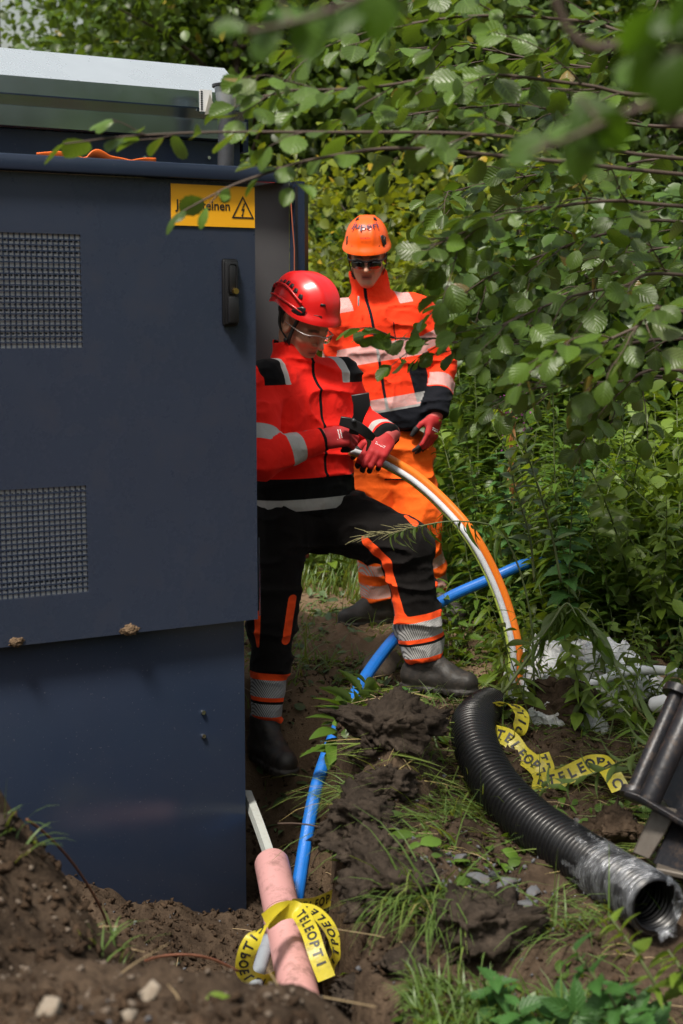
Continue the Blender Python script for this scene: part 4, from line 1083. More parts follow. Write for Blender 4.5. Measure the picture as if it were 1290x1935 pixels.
# sunglasses
gl = MB()
for s in (1, -1):
    k = 16; a = np.linspace(0, 2*math.pi, k, endpoint=False); vv = []
    for q in a:
        cx, sy = math.cos(q), math.sin(q); x = s*.035+.029*np.sign(cx)*abs(cx)**.7; z = .000+.020*np.sign(sy)*abs(sy)**.7
        vv.append(hq(x, .120-.28*abs(x), z))
    gl.add(vv, [list(range(k))])
go = gl.build('sunglasses', M_lens_dark, orm, smooth=False); md = go.modifiers.new('s', 'SOLIDIFY'); md.thickness = .003; md.offset = 0
fm = MB(); 
P = spline([hq(*q) for q in ((.086, -.015, .012), (.080, .06, .013), (.066, .099, .015), (.035, .113, .021), (.012, .119, .016), (0, .121, .014), (-.012, .119, .016), (-.035, .113, .021), (-.066, .099, .015), (-.08, .06, .013), (-.086, -.015, .012))], 60)
v, f = tube_geo(P, .0036, 6); mesh_obj('glasses_frame', v, f, M_black_plastic, go)
glove(orm, J2['wrL']+V3(0, 0, -.01), at(806, 850, 6.38)-J2['wrL'], (-.75, .55, 0), [(15, 22, 15), (18, 24, 15), (20, 26, 18), (24, 28, 20)], [(30, 30), (12, 30), (0, 25)], False)
glove(orm, J2['wrR'], V3(.2, -.3, -1), (.8, .3, 0), [(25, 40, 20)]*4, [(30, 30), (12, 30), (0, 25)], True)
# ---------------------------------------------------------------- ducts, pipes, tape
def add_tube(name, pts, r, m, n=14, k=60, parent=None, caps=True, smooth=True, phase=0):
    P = spline(pts, k); v, f = tube_geo(P, r, n, caps, phase); return mesh_obj(name, v, f, m, parent, smooth=smooth)
PX = lambda L_: [at(*q) for q in L_]
M_od = pmat('orange_duct', (.86, .20, .012), .38, var=.06, vscale=20, dirt=.2)
M_wd = pmat('white_duct', (.62, .64, .68), .35, var=.06, vscale=20, dirt=.2)
M_gd = pmat('green_duct', (.42, .52, .10), .38, var=.06, vscale=20)
M_bd = pmat('blue_duct', (.010, .135, .50), .36, var=.12, vscale=9, bstr=.1, dirt=.30, dirtc=(.03, .035, .05))
M_pink = pmat('pink_pipe', (.50, .265, .26), .42, var=.10, vscale=7, bstr=.1, dirt=.55, dirtc=(.085, .045, .03))
M_greyduct = pmat('grey_duct', (.38, .40, .38), .5, var=.1, dirt=.3)
c = spline(PX([(664, 846, 5.36), (700, 858, 5.40), (735, 874, 5.42), (785, 905, 5.41), (838, 952, 5.37), (888, 1010, 5.31), (930, 1085, 5.29), (960, 1165, 5.27), (975, 1240, 5.23), (970, 1320, 5.18)]), 90)
T_, _, _ = frames(c); o_ = np.stack([nrm(np.cross(t, V3(0, 1, 0))) for t in T_])   # outward in the plane of the arc
for nm, off, dy, r, m, lab in (('orange_duct', .0125, .010, .0155, M_od, 'orange plastic duct, outermost of the three in the arching bundle'),
                          ('white_duct', -.010, -.004, .0115, M_wd, 'white plastic duct in the middle of the arching bundle'),
                          ('green_duct', -.020, .008, .0095, M_gd, 'yellow green duct on the inside of the arching bundle')):
    P = c+o_*off+V3(0, dy, 0)
    if nm == 'orange_duct': P = P[6:]
    v, f = tube_geo(P, r, 14); tag(mesh_obj(nm, v, f, m), lab, 'duct', 'ducts held by the man in red')
P = PX([(548, 1760, 4.42), (560, 1700, 4.50), (576, 1600, 4.66), (600, 1480, 4.84), (640, 1372, 5.04), (690, 1280, 5.25), (745, 1207, 5.5), (795, 1163, 5.75), (850, 1128, 5.85), (920, 1097, 5.90), (1000, 1064, 5.95), (1050, 1068, 6.1), (1100, 1090, 6.3)])
P = [q if True else V3(q[0], q[1], gh(q[0], q[1])+.03) for i, q in enumerate(P)]
o = add_tube('blue_duct', P, .0245, M_bd, 8, 140, phase=.3); tag(o, 'bright blue faceted duct running up out of the pit behind the front boot', 'duct')
o.data.set_sharp_from_angle(angle=R(40)); md = o.modifiers.new('b', 'BEVEL'); md.width = .005; md.segments = 2; md.limit_method = 'ANGLE'
# pink pipe with socket
pk = empty('pink_pipe', at(545, 1800, 4.05)); tag(pk, 'muddy pink plastic pipe lying in the pit at the cabinet corner', 'pipe'); og_ = at(545, 1800, 4.05)
A, B = at(513, 1630, 4.48), at(576, 1932, 3.74); Cc = A+(B-A)*.40
m = MB()
v, f = tube_geo([A, A+(Cc-A)*.02, A+(Cc-A)*.5, A+(Cc-A)*.82, Cc], [.0535, .0555, .0555, .0555, .0555], 32, False); m.add(v-og_, f)
v, f = tube_geo([Cc, A, ], [.050, .050], 32, False); m.add(v-og_, f)
v, f = tube_geo([A, A+(Cc-A)*.002], [.0535, .050], 32, False); m.add(v-og_, f)
m.build('upper_pipe', M_pink, pk)
v, f = tube_geo([Cc-(B-A)*.02, Cc-(B-A)*.018, Cc+(B-A)*.04, Cc+(B-A)*.05, B], [.056, .0605, .0605, .0565, .0565], 32); mesh_obj('lower_pipe', v-og_, f, M_pink, pk, auto=30)
v, f = tube_geo([Cc-(B-A)*.026, Cc-(B-A)*.0205], [.0585, .0590], 32); mesh_obj('muddy_joint', v-og_, f, soil_mat('joint_mud', (.2, .11, .07), (.3, .17, .12), (.1, .06, .04)), pk)
o = add_tube('grey_duct', PX([(466, 1500, 4.86), (489, 1560, 4.64), (510, 1622, 4.48), (520, 1670, 4.42)]), .0195, M_greyduct, 4, 30, smooth=False, phase=.6); tag(o, 'square grey duct rising out of the pink pipe beside the cabinet', 'duct')
o = add_tube('grey_pipe', PX([(507, 1775, 4.12), (490, 1830, 3.97), (478, 1880, 3.85)]), .020, pmat('blue_grey_pipe', (.25, .28, .32), .5, dirt=.7), 16, 20); tag(o, 'blue grey pipe end under the left loop of yellow tape', 'pipe')
# black corrugated pipe
cp_ = empty('corrugated_pipe', at(1000, 1560, 4.05)); og_ = at(1000, 1560, 4.05); tag(cp_, 'black corrugated drain pipe lying on the mound, its near end wrapped in clear film', 'pipe')
M_corr = pmat('black_corrugated', (.0045, .0045, .0055), .33, spec=.38, var=.15, vscale=12, dirt=.05, dirtc=(.10, .08, .065))
PP = PX([(925, 1338, 5.02), (905, 1352, 4.86), (893, 1376, 4.66), (905, 1425, 4.45), (942, 1490, 4.25), (1000, 1550, 4.06), (1072, 1602, 3.86), (1158, 1658, 3.63), (1242, 1712, 3.38)])
P = spline(PP, 760); s_ = np.r_[0, np.cumsum(np.linalg.norm(np.diff(P, axis=0), axis=1))]; Ltot = s_[-1]
wv = np.clip(np.sin(s_/.0205*2*math.pi)*1.6, -1, 1)
rad = .0690+.0048*wv
v, f = tube_geo(P, rad, 36, False); v2, f2 = tube_geo(P, rad-.004, 36, False)
m = MB(); m.add(v-og_, f); m.add(v2-og_, [q[::-1] for q in f2]); e = (len(P)-1)*36
m.f += [[e+j, e+(j+1) % 36, len(v)+e+(j+1) % 36, len(v)+e+j] for j in range(36)]; m.build('pipe_wall', M_corr, cp_, auto=None)
mw, tw, pw = new_mat('clear_film_wrap')
pw.inputs['Base Color'].default_value = (.42, .44, .48, 1); pw.inputs['Roughness'].default_value = .16; pw.inputs['Specular IOR Level'].default_value = .8; pw.inputs['Metallic'].default_value = .55
o1 = objco(tw); L(tw, bump(tw, noise(tw, 45, 5, .65, o1, 1.5), .5, .01), pw.inputs['Normal'])
tr_ = N(tw, 'ShaderNodeBsdfTransparent'); mx = N(tw, 'ShaderNodeMixShader'); L(tw, ramp(tw, noise(tw, 16, 5, .65, o1), (.38, (.62, .62, .62)), (.60, (.97, .97, .97))), mx.inputs[0])
out = [n_ for n_ in tw.nodes if n_.type == 'OUTPUT_MATERIAL'][0]; L(tw, pw.outputs[0], mx.inputs[1]); L(tw, tr_.outputs[0], mx.inputs[2]); L(tw, mx.outputs[0], out.inputs[0])
M_film = mw
i0 = int(np.searchsorted(s_, Ltot-.42)); Pw = P[i0:]; sw = s_[i0:]; na = 36
v, f = tube_geo(Pw, rad[i0:]+.0022, na, False); v = v.reshape(-1, na, 3)
T_, N_, B_ = frames(Pw)
j = np.arange(na); edge = (.045*np.sin(j*2.1)+.03*np.sin(j*5.3)).clip(-.05, .07)
m = MB(); vv = v.reshape(-1, 3); vv = vv+.0016*fbm(vv*28, 3)[:, None]*(vv-np.repeat(Pw, na, 0))/.075
ff = [q for q in f if sw[q[0]//na]-sw[0] > .06+edge[q[0] % na]]
m.add(vv-og_, ff); m.build('film_wrap', M_film, cp_)
# torn film ends
def rag(name, pts, wdt, seed, par, org):
    k = 30; Q = spline(pts, k); T, N_, B_ = frames(Q); a = np.linspace(0, 1, 9)-.5
    g = Q[:, None]+wdt*a[None, :, None]*N_[:, None]*(1+.3*np.sin(np.linspace(0, 9, k)+seed))[:, None, None]
    g = g.reshape(-1, 3); g = g+.022*np.stack([fbm(g*22+seed, 3), fbm(g*22+seed+5, 3), fbm(g*22+seed+11, 3)], -1)-org
    f = [[i*9+j, i*9+j+1, (i+1)*9+j+1, (i+1)*9+j] for i in range(k-1) for j in range(8)]
    return mesh_obj(name, g, f, M_film, par)
rag('torn_film', PX([(1092, 1560, 3.86), (1085, 1600, 3.78), (1095, 1640, 3.72), (1110, 1690, 3.68), (1092, 1705, 3.66)]), .055, 1., cp_, og_)
rag('torn_film', PX([(1262, 1660, 3.36), (1284, 1700, 3.33), (1280, 1740, 3.33), (1245, 1775, 3.33)]), .04, 4., cp_, og_)
# cable marking tape: yellow with black capitals, readable on one face, mirrored on the other
M_tape, t_, p_ = new_mat('yellow_tape'); p_.inputs['Base Color'].default_value = (.70, .60, .045, 1); p_.inputs['Roughness'].default_value = .34
tl = N(t_, 'ShaderNodeBsdfTranslucent'); tl.inputs[0].default_value = (.62, .55, .06, 1); mx = N(t_, 'ShaderNodeMixShader'); mx.inputs[0].default_value = .35
out = [n_ for n_ in t_.nodes if n_.type == 'OUTPUT_MATERIAL'][0]; L(t_, p_.outputs[0], mx.inputs[1]); L(t_, tl.outputs[0], mx.inputs[2]); L(t_, mx.outputs[0], out.inputs[0])
L(t_, bump(t_, noise(t_, 35, 4, .6), .25, .008), p_.inputs['Normal'])
dcol = ramp(t_, noise(t_, 14, 8, .75), (.52, (.70, .60, .045)), (.72, (.22, .17, .07))); L(t_, dcol, p_.inputs['Base Color'])
def tape(runs, half, lab, org, words_='TELEOPTIC  '):
    e = empty('marking_tape', org); tag(e, lab, 'tape', 'yellow marking tape')
    for ri, (pts, wd, shift, flip) in enumerate(runs):
        k = 90; P = spline(pts, k); W = spline(wd, k); T = np.gradient(P, axis=0); T /= np.linalg.norm(T, axis=1)[:, None]
        W = W-T*np.sum(W*T, 1)[:, None]; W /= np.linalg.norm(W, axis=1)[:, None]
        u = np.linspace(-1, 1, 5); Nn = np.cross(T, W)
        g = P[:, None]+half*u[None, :, None]*W[:, None]+(.10*half*(u**2)[None, :, None])*Nn[:, None]
        f = [[i*5+j, i*5+j+1, (i+1)*5+j+1, (i+1)*5+j] for i in range(k-1) for j in range(4)]
        st = mesh_obj('tape_strip', g.reshape(-1, 3)-org, f, M_tape, e)
        s = np.r_[0, np.cumsum(np.linalg.norm(np.diff(P, axis=0), axis=1))]
        pos = shift; vs = []; fs = []; ci = 0
        while pos < s[-1]-.02:
            ch = words_[ci % len(words_)]; ci += 1
            if ch == ' ': pos += .03; continue
            v, f = GLY(ch); 
            if pos > .004:
                x = (v[:, 0] if not flip else -v[:, 0])*half*1.45+pos; yv = v[:, 1]*half*1.5*(1 if not flip else -1)
                x = np.clip(x, 0, s[-1]); 
                for sg in (1, -1):
                    pi = np.stack([np.interp(x, s, P[:, a]) for a in range(3)], -1); wi = np.stack([np.interp(x, s, W[:, a]) for a in range(3)], -1); ni = np.cross(np.stack([np.interp(x, s, T[:, a]) for a in range(3)], -1), wi)
                    b = sum(len(q) for q in vs); uu = (yv/half)
                    vs.append(pi+wi*yv[:, None]+ni*(.10*half*uu[:, None]**2+sg*.0013)); fs += [[b+i for i in q] for q in f]
            pos += half*1.15
        if vs: mesh_obj('tape_lettering', np.vstack(vs)-org, fs, M_ink, st, smooth=False)
    return e
_g = {}
def GLY(ch):
    if ch not in _g: _g[ch] = text_geo(ch, 1.0, .035)
    return _g[ch]
D = lambda x, y, z: V3(x, y, z)
og_ = at(545, 1760, 4.0)
tape([(PX([(520, 1850, 3.95), (490, 1856, 3.90), (462, 1836, 3.87), (470, 1790, 3.85), (500, 1748, 3.88), (540, 1718, 3.98)]), [D(.3, .2, .6), D(.5, .1, .6), D(1, 0, .2), D(1, -.1, .3), D(.9, -.1, .8), D(.5, .2, .8)], .05, True),
      (PX([(500, 1742, 3.92), (530, 1722, 3.95), (562, 1722, 3.97), (585, 1760, 3.86), (598, 1800, 3.80), (617, 1850, 3.76)]), [D(.2, .4, 1), D(0, .5, 1), D(.6, .4, .6), D(1, .1, .35), D(1, .1, .3), D(1, .2, .25)], .135, False),
      (PX([(548, 1714, 4.06), (585, 1712, 4.12), (612, 1702, 4.18), (634, 1692, 4.22)]), [D(.2, .2, 1), D(.2, .2, 1), D(.2, .2, 1), D(.2, .2, 1)], .03, False),
      (PX([(552, 1716, 4.02), (590, 1722, 4.0), (620, 1752, 3.95), (634, 1795, 3.9), (622, 1830, 3.86)]), [D(.3, .9, .2), D(.3, .9, .2), D(.4, .9, .2), D(.45, .9, .1), D(.5, .8, .1)], .04, True)],
     .025, 'yellow marking tape looped round the pink pipe in the pit', og_)
og_ = at(1000, 1430, 4.75)
tape([(PX([(915, 1372, 4.88), (930, 1338, 4.86), (962, 1330, 4.80), (985, 1352, 4.74), (975, 1385, 4.70), (945, 1400, 4.72), (925, 1385, 4.78)]), [D(.5, .8, .3), D(.9, .6, -.2), D(.7, .7, -.3), D(.5, .8, .2), D(.8, .5, .5), D(.8, .6, .1), D(.5, .8, .2)], .02, False),
      (PX([(930, 1385, 4.72), (962, 1396, 4.68), (985, 1425, 4.64), (1015, 1450, 4.58), (1028, 1478, 4.55)]), [D(.4, .5, .8), D(.3, .6, .9), D(.6, .4, .8), D(.8, .3, .6), D(.9, .3, .3)], .03, False),
      (PX([(1020, 1425, 4.64), (1030, 1455, 4.58), (1022, 1490, 4.52), (1030, 1502, 4.5)]), [D(1, .2, .3), D(1, .2, .2), D(1, .2, .1), D(1, .2, 0)], .02, False),
      (PX([(1025, 1478, 4.54), (1060, 1470, 4.53), (1098, 1452, 4.53), (1130, 1440, 4.55), (1150, 1455, 4.5), (1172, 1492, 4.45)]), [D(.2, .5, .9), D(.2, .4, 1), D(.2, .5, .9), D(.1, .8, .5), D(.7, .5, .5), D(.8, .3, .5)], .03, False)],
     .030, 'yellow marking tape crumpled behind the black corrugated pipe', og_)
# copper wires
M_cu = pmat('copper', (.62, .26, .16), .38, metal=.8, var=.35, vscale=30)
M_cud = pmat('copper_dull', (.22, .095, .055), .5, metal=.5, var=.4, vscale=25)
o = add_tube('copper_wire', PX([(50, 1548, 3.15), (85, 1575, 3.2), (130, 1622, 3.3), (170, 1680, 3.4), (200, 1740, 3.5), (212, 1795, 3.55)]), .0032, M_cud, 7, 50); tag(o, 'bare copper wire hanging from the left heap down to the black stones', 'wire')
o = add_tube('copper_wire', PX([(185, 1872, 3.0), (215, 1858, 3.05), (258, 1824, 3.2), (300, 1808, 3.3), (350, 1804, 3.35), (400, 1812, 3.4), (450, 1835, 3.45)]), .0034, M_cu, 7, 50); tag(o, 'bright copper wire arching over the soil left of the pink pipe', 'wire')
# steel attachment at the right edge
M_steel = pmat('worn_black_steel', (.016, .016, .020), .40, metal=.25, var=.5, vscale=16, bstr=.3, bscale=70, dirt=.5, dirtc=(.11, .07, .045))
M_steel2 = pmat('scuffed_steel', (.11, .095, .08), .5, metal=.3, var=.4, vscale=12, bstr=.3, bscale=50, dirt=.5, dirtc=(.08, .055, .04))
sx = empty('excavator_attachment', at(1250, 1500, 3.75)); og_ = at(1250, 1500, 3.75); tag(sx, 'worn black steel digger attachment with two round bars at the right edge', 'machine part')
def bar(name, a, b, r, m, n=20):
    v, f = tube_geo([a, a+(b-a)*.02, b-(b-a)*.02, b], [r*.93, r, r, r*.93], n); return mesh_obj(name, v-og_, f, m, sx, auto=40)
bar('round_bar', at(1196, 1500, 3.80), at(1278, 1312, 3.95), .0215, M_steel)
bar('round_bar', at(1224, 1518, 3.68), at(1316, 1312, 3.80), .030, M_steel)
def disc(a, b, r, m): v, f = tube_geo([a, b], [r, r], 22); return mesh_obj('collar', v-og_, f, m, sx, auto=40)
d1 = nrm(at(1278, 1312, 3.95)-at(1196, 1500, 3.80)); p0 = at(1196, 1500, 3.80); disc(p0-d1*.012, p0+d1*.010, .036, M_steel)
p0 = at(1278, 1312, 3.95); disc(p0-d1*.005, p0+d1*.018, .040, M_steel)
def plate(name, pts, th, m, dirn=(0, 1, 0)):
    a = np.array(pts)-og_; k = len(a); dd = nrm(dirn)*th; mb = MB(); mb.add(np.vstack([a, a+dd]), [list(range(k))[::-1], list(range(k, 2*k))]+[[i, (i+1) % k, k+(i+1) % k, k+i] for i in range(k)])
    o = mb.build(name, m, sx, smooth=False); md = o.modifiers.new('b', 'BEVEL'); md.width = .005; md.segments = 2; return o
plate('flange', PX([(1178, 1492, 3.62), (1206, 1500, 3.60), (1300, 1556, 3.55), (1420, 1610, 3.5), (1420, 1600, 3.85), (1300, 1540, 3.9), (1215, 1490, 3.9)]), .018, M_steel, (0, 0, -1))
plate('side_plate', PX([(1242, 1500, 3.78), (1310, 1360, 3.9), (1420, 1260, 3.9), (1500, 1500, 3.9), (1420, 1640, 3.7), (1290, 1560, 3.7)]), .04, M_steel, (.3, 1, 0))
plate('wear_plate', PX([(1232, 1530, 3.66), (1276, 1540, 3.62), (1262, 1566, 3.61), (1226, 1626, 3.60), (1194, 1612, 3.64)]), .05, M_steel2, (.4, 1, 0))
plate('body_plate', PX([(1268, 1552, 3.64), (1500, 1640, 3.6), (1500, 1900, 3.5), (1330, 1680, 3.5), (1232, 1632, 3.60)]), .12, M_steel, (.4, 1, 0))
plate('lower_lip', PX([(1238, 1640, 3.56), (1480, 1690, 3.45), (1480, 1705, 3.45), (1240, 1652, 3.56)]), .05, M_steel2, (.3, 1, 0))
# white ducts and the heap of film
o = add_tube('white_pipe', PX([(990, 1345, 5.02), (1030, 1326, 5.0), (1100, 1298, 5.0), (1180, 1272, 5.0), (1240, 1266, 5.0), (1300, 1276, 4.95), (1400, 1300, 4.9)]), .0165, M_white, 16, 60); tag(o, 'long white pipe lying along the clear film heap', 'pipe')
o = add_tube('white_pipe', PX([(1236, 1332, 4.65), (1262, 1326, 4.6), (1300, 1318, 4.55), (1390, 1310, 4.5)]), .026, M_white, 18, 30); tag(o, 'short thick white pipe end beside the steel bars', 'pipe')
mf, tf, pf = new_mat('white_film'); o1 = objco(tf)
pf.inputs['Base Color'].default_value = (.93, .94, .96, 1); pf.inputs['Roughness'].default_value = .24; pf.inputs['Specular IOR Level'].default_value = .9
L(tf, bump(tf, noise(tf, 12, 4, .55, o1, 2.), .5, .03), pf.inputs['Normal'])
tr_ = N(tf, 'ShaderNodeBsdfTransparent'); mx = N(tf, 'ShaderNodeMixShader'); L(tf, ramp(tf, noise(tf, 11, 5, .7, o1, 1.), (.36, (.08, .08, .08)), (.66, (.70, .70, .70))), mx.inputs[0])
out = [n_ for n_ in tf.nodes if n_.type == 'OUTPUT_MATERIAL'][0]; L(tf, pf.outputs[0], mx.inputs[1]); L(tf, tr_.outputs[0], mx.inputs[2]); L(tf, mx.outputs[0], out.inputs[0])
def film_heap(c, sx_, sy_, sz_, seed, lab):
    k = 90; a = np.linspace(-1, 1, k); X, Y = np.meshgrid(a, a, indexing='ij'); r = np.hypot(X, Y)
    q = np.stack([X*3, Y*3, np.zeros_like(X)+seed], -1); ridge = 1-np.abs(fbm(q*.8, 2)); fine = 1-np.abs(fbm(q*3, 3))
    cr = sum((1-np.abs(vnoise(q*np.array([a_, b_, 1.])+c_)))**9 for a_, b_, c_ in ((1.2, 3.1, 5.), (3.0, 1.0, 9.), (2.2, 2.4, 14.))); z = np.clip(1-r**2*.95, 0, 1)**.7*(.62+.28*ridge)+.07*cr+.015*fine
    x = c[0]+sx_*(X+.25*fbm(q+4, 3)); y = c[1]+sy_*(Y+.25*fbm(q+8, 3)); zz = gh(c[0]+sx_*X, c[1]+sy_*Y, False)-.03+sz_*z
    ii = (np.arange(k-1)[:, None]*k+np.arange(k-1)[None]).ravel()
    o = mesh_obj('plastic_film', np.stack([x-c[0], y-c[1], zz], -1).reshape(-1, 3), np.stack([ii, ii+k, ii+k+1, ii+1], 1), mf); o.location = (c[0], c[1], 0)
    tag(o, lab, 'plastic film')
film_heap(at(1105, 1290, 5.25), .27, .18, .27, 2., 'crumpled heap of clear white film behind the long white pipe')
film_heap(at(1060, 1335, 4.92), .14, .07, .12, 6., 'small bunch of clear film on the soil before the long white pipe')
film_heap(at(1025, 1225, 5.45), .13, .10, .22, 9., 'torn clear film by the foot of the arching ducts')
# ---------------------------------------------------------------- leaves
def leaf_mat(name, top, under, var=.35, rough=.42, trans=.35, tcol=None, vein=7, spec=.5, old=(.32, .26, .03), oldf=.0):
    m, t, p = new_mat(name)
    r = attr(t, 'rnd'); uv = N(t, 'ShaderNodeTexCoord').outputs['UV']; sp = N(t, 'ShaderNodeSeparateXYZ'); L(t, uv, sp.inputs[0])
    c = mixc(t, r, tuple(q*(1-var) for q in top), tuple(q*(1+var) for q in top))
    if oldf: c = mixc(t, math_n(t, 'GREATER_THAN', r, 1-oldf), c, old)
    g = N(t, 'ShaderNodeNewGeometry'); c2 = mixc(t, g.outputs['Backfacing'], c, under)
    ax = math_n(t, 'ABSOLUTE', sp.outputs[0])
    if vein:
        w_ = math_n(t, 'SINE', math_n(t, 'MULTIPLY', math_n(t, 'SUBTRACT', sp.outputs[1], math_n(t, 'MULTIPLY', ax, .35)), vein*6.283))
        mid = math_n(t, 'LESS_THAN', ax, .05)
        vv = math_n(t, 'MAXIMUM', math_n(t, 'MULTIPLY', math_n(t, 'GREATER_THAN', w_, .82), .35), math_n(t, 'MULTIPLY', mid, .6))
        c2 = mixc(t, vv, c2, tuple(min(1, q*1.6+.02) for q in top))
        L(t, bump(t, w_, .25, .002), p.inputs['Normal'])
    L(t, c2, p.inputs['Base Color']); p.inputs['Roughness'].default_value = rough; p.inputs['Specular IOR Level'].default_value = spec
    tl = N(t, 'ShaderNodeBsdfTranslucent'); tc = tcol or (top[0]*2.2, top[1]*1.9, top[2]*.7)
    L(t, mixc(t, r, tuple(q*.7 for q in tc), tc), tl.inputs[0])
    mx = N(t, 'ShaderNodeMixShader'); mx.inputs[0].default_value = trans
    out = [n_ for n_ in t.nodes if n_.type == 'OUTPUT_MATERIAL'][0]; L(t, p.outputs[0], mx.inputs[1]); L(t, tl.outputs[0], mx.inputs[2]); L(t, mx.outputs[0], out.inputs[0])
    return m
M_alder = leaf_mat('alder_leaf', (.072, .130, .014), (.12, .16, .055), var=.5, rough=.36, spec=.5, vein=7, oldf=.015, old=(.22, .14, .03), tcol=(.17, .27, .016))
M_alder_near = leaf_mat('near_alder_leaf', (.060, .125, .012), (.075, .13, .02), rough=.4, vein=7, trans=.5, tcol=(.15, .30, .012))
M_far = leaf_mat('tree_leaf', (.066, .120, .014), (.09, .14, .04), var=.5, rough=.42, vein=0, trans=.4, tcol=(.16, .25, .015), oldf=.03)
M_dark = leaf_mat('dark_leaf', (.052, .102, .014), (.07, .11, .035), var=.5, rough=.42, vein=0, trans=.3)
M_yel = leaf_mat('willow_leaf', (.15, .19, .018), (.13, .17, .06), var=.45, rough=.45, vein=0, trans=.45, oldf=.07, old=(.45, .30, .02))
M_herb = leaf_mat('herb_leaf', (.075, .140, .018), (.10, .15, .04), var=.4, rough=.42, vein=0, trans=.35)
M_herb_l = leaf_mat('bright_herb_leaf', (.125, .195, .024), (.13, .20, .05), var=.5, rough=.45, vein=0, trans=.45)
M_nettle = leaf_mat('nettle_leaf', (.045, .125, .026), (.08, .15, .05), var=.3, rough=.5, vein=6, trans=.35)
M_wilt = leaf_mat('wilted_leaf', (.075, .12, .045), (.15, .19, .12), var=.35, rough=.55, vein=0, trans=.25)
M_grass = leaf_mat('grass_blade', (.15, .205, .045), (.10, .17, .04), var=.5, rough=.42, vein=0, trans=.35, oldf=.18, old=(.40, .31, .13))
M_bark = pmat('bark', (.045, .032, .024), .85, var=.4, vscale=25, bstr=.5, bscale=60)
M_twig = pmat('twig', (.075, .05, .036), .7, var=.3, vscale=30)
M_stem = pmat('green_stem', (.10, .13, .045), .6, var=.3)

def leaf_proto(profile, nv=7, lat=5, serr=.0, cup=.22, droop=.25, wmax=.4):
    """base at the origin, blade along +y, upper side +z; uv.x = -1..1 across, uv.y = 0..1 along"""
    us = np.linspace(-1, 1, lat); ts = np.linspace(0, 1, nv); v = []; uv = []
    for i, t in enumerate(ts):
        wd = max(profile(t), .0)*wmax
        for u in us:
            s = serr*(1 if i % 2 else -1)*wd if abs(u) == 1 and 0 < i < nv-1 else 0
            x = u*(wd+s); v.append((x, t+.0*abs(u), cup*abs(x)-droop*t*t)); uv.append((u, t))
    f = [[i*lat+j, i*lat+j+1, (i+1)*lat+j+1, (i+1)*lat+j] for i in range(nv-1) for j in range(lat-1)]
    return np.array(v), np.array(f), np.array(uv)
prof_alder = lambda t: (math.sin(math.pi*min(t, 1)**1.12)**.62 if 0 < t < 1 else .02)
prof_lance = lambda t: (math.sin(math.pi*t**.8)**.9 if 0 < t < 1 else .03)
prof_nettle = lambda t: ((math.sin(math.pi*t**.55)**.8) if 0 < t < 1 else .04)
PR_alder = leaf_proto(prof_alder, 13, 5, .06, .20, .18, .43)
PR_alder_b = leaf_proto(prof_alder, 11, 5, .05, -.15, .38, .42)
PR_alder_c = leaf_proto(prof_alder, 11, 5, .05, .55, .05, .36)
PR_mid = leaf_proto(prof_alder, 5, 3, 0, .25, .2, .40)
PR_midl = leaf_proto(prof_lance, 5, 3, 0, .3, .3, .17)
PR_far = leaf_proto(lambda t: [0.05, 1, .05][int(round(t*2))], 3, 3, 0, .3, .2, .40)
PR_farl = leaf_proto(lambda t: [0.05, 1, .05][int(round(t*2))], 3, 3, 0, .3, .3, .2)
PR_lance = leaf_proto(prof_lance, 8, 3, 0, .35, .35, .10)
PR_lance_b = leaf_proto(prof_lance, 8, 3, 0, .35, .75, .11)
PR_nettle = leaf_proto(prof_nettle, 13, 5, .14, .25, .30, .27)
PR_broad = leaf_proto(prof_lance, 8, 5, 0, .3, .25, .24)

def basis(d, n):
    """rows of leaf direction d and upper-side normal n -> rotation with columns x, d, n"""
    d = d/np.linalg.norm(d, axis=1)[:, None]; n = n-d*np.sum(d*n, 1)[:, None]; n = n/(np.linalg.norm(n, axis=1)[:, None]+1e-9)
    return np.stack([np.cross(d, n), d, n], -1)
def leaves_mesh(name, protos, pos, d, n, size, m, parent=None, org=None, rnd=None):
    pos = np.asarray(pos, float); k = len(pos); Rm = basis(np.asarray(d, float), np.asarray(n, float)); size = np.broadcast_to(size, (k,))
    wh = rng.integers(0, len(protos), k); vs, fs, us, rs = [], [], [], []; off = 0
    rnd = rng.random(k) if rnd is None else rnd
    for i, (pv, pf, pu) in enumerate(protos):
        mk = wh == i; c = mk.sum()
        if not c: continue
        q = np.einsum('nij,vj->nvi', Rm[mk], pv)*size[mk][:, None, None]+pos[mk][:, None]
        vs.append(q.reshape(-1, 3)); fs.append((pf[None]+(np.arange(c)*len(pv))[:, None, None]).reshape(-1, 4)+off); us.append(np.tile(pu, (c, 1))); rs.append(np.repeat(rnd[mk], len(pv))); off += c*len(pv)
    v = np.vstack(vs); 
    if org is not None: v = v-org
    return mesh_obj(name, v, np.vstack(fs), m, parent, smooth=True, attrs={'rnd': np.concatenate(rs)}, uv=np.vstack(us))

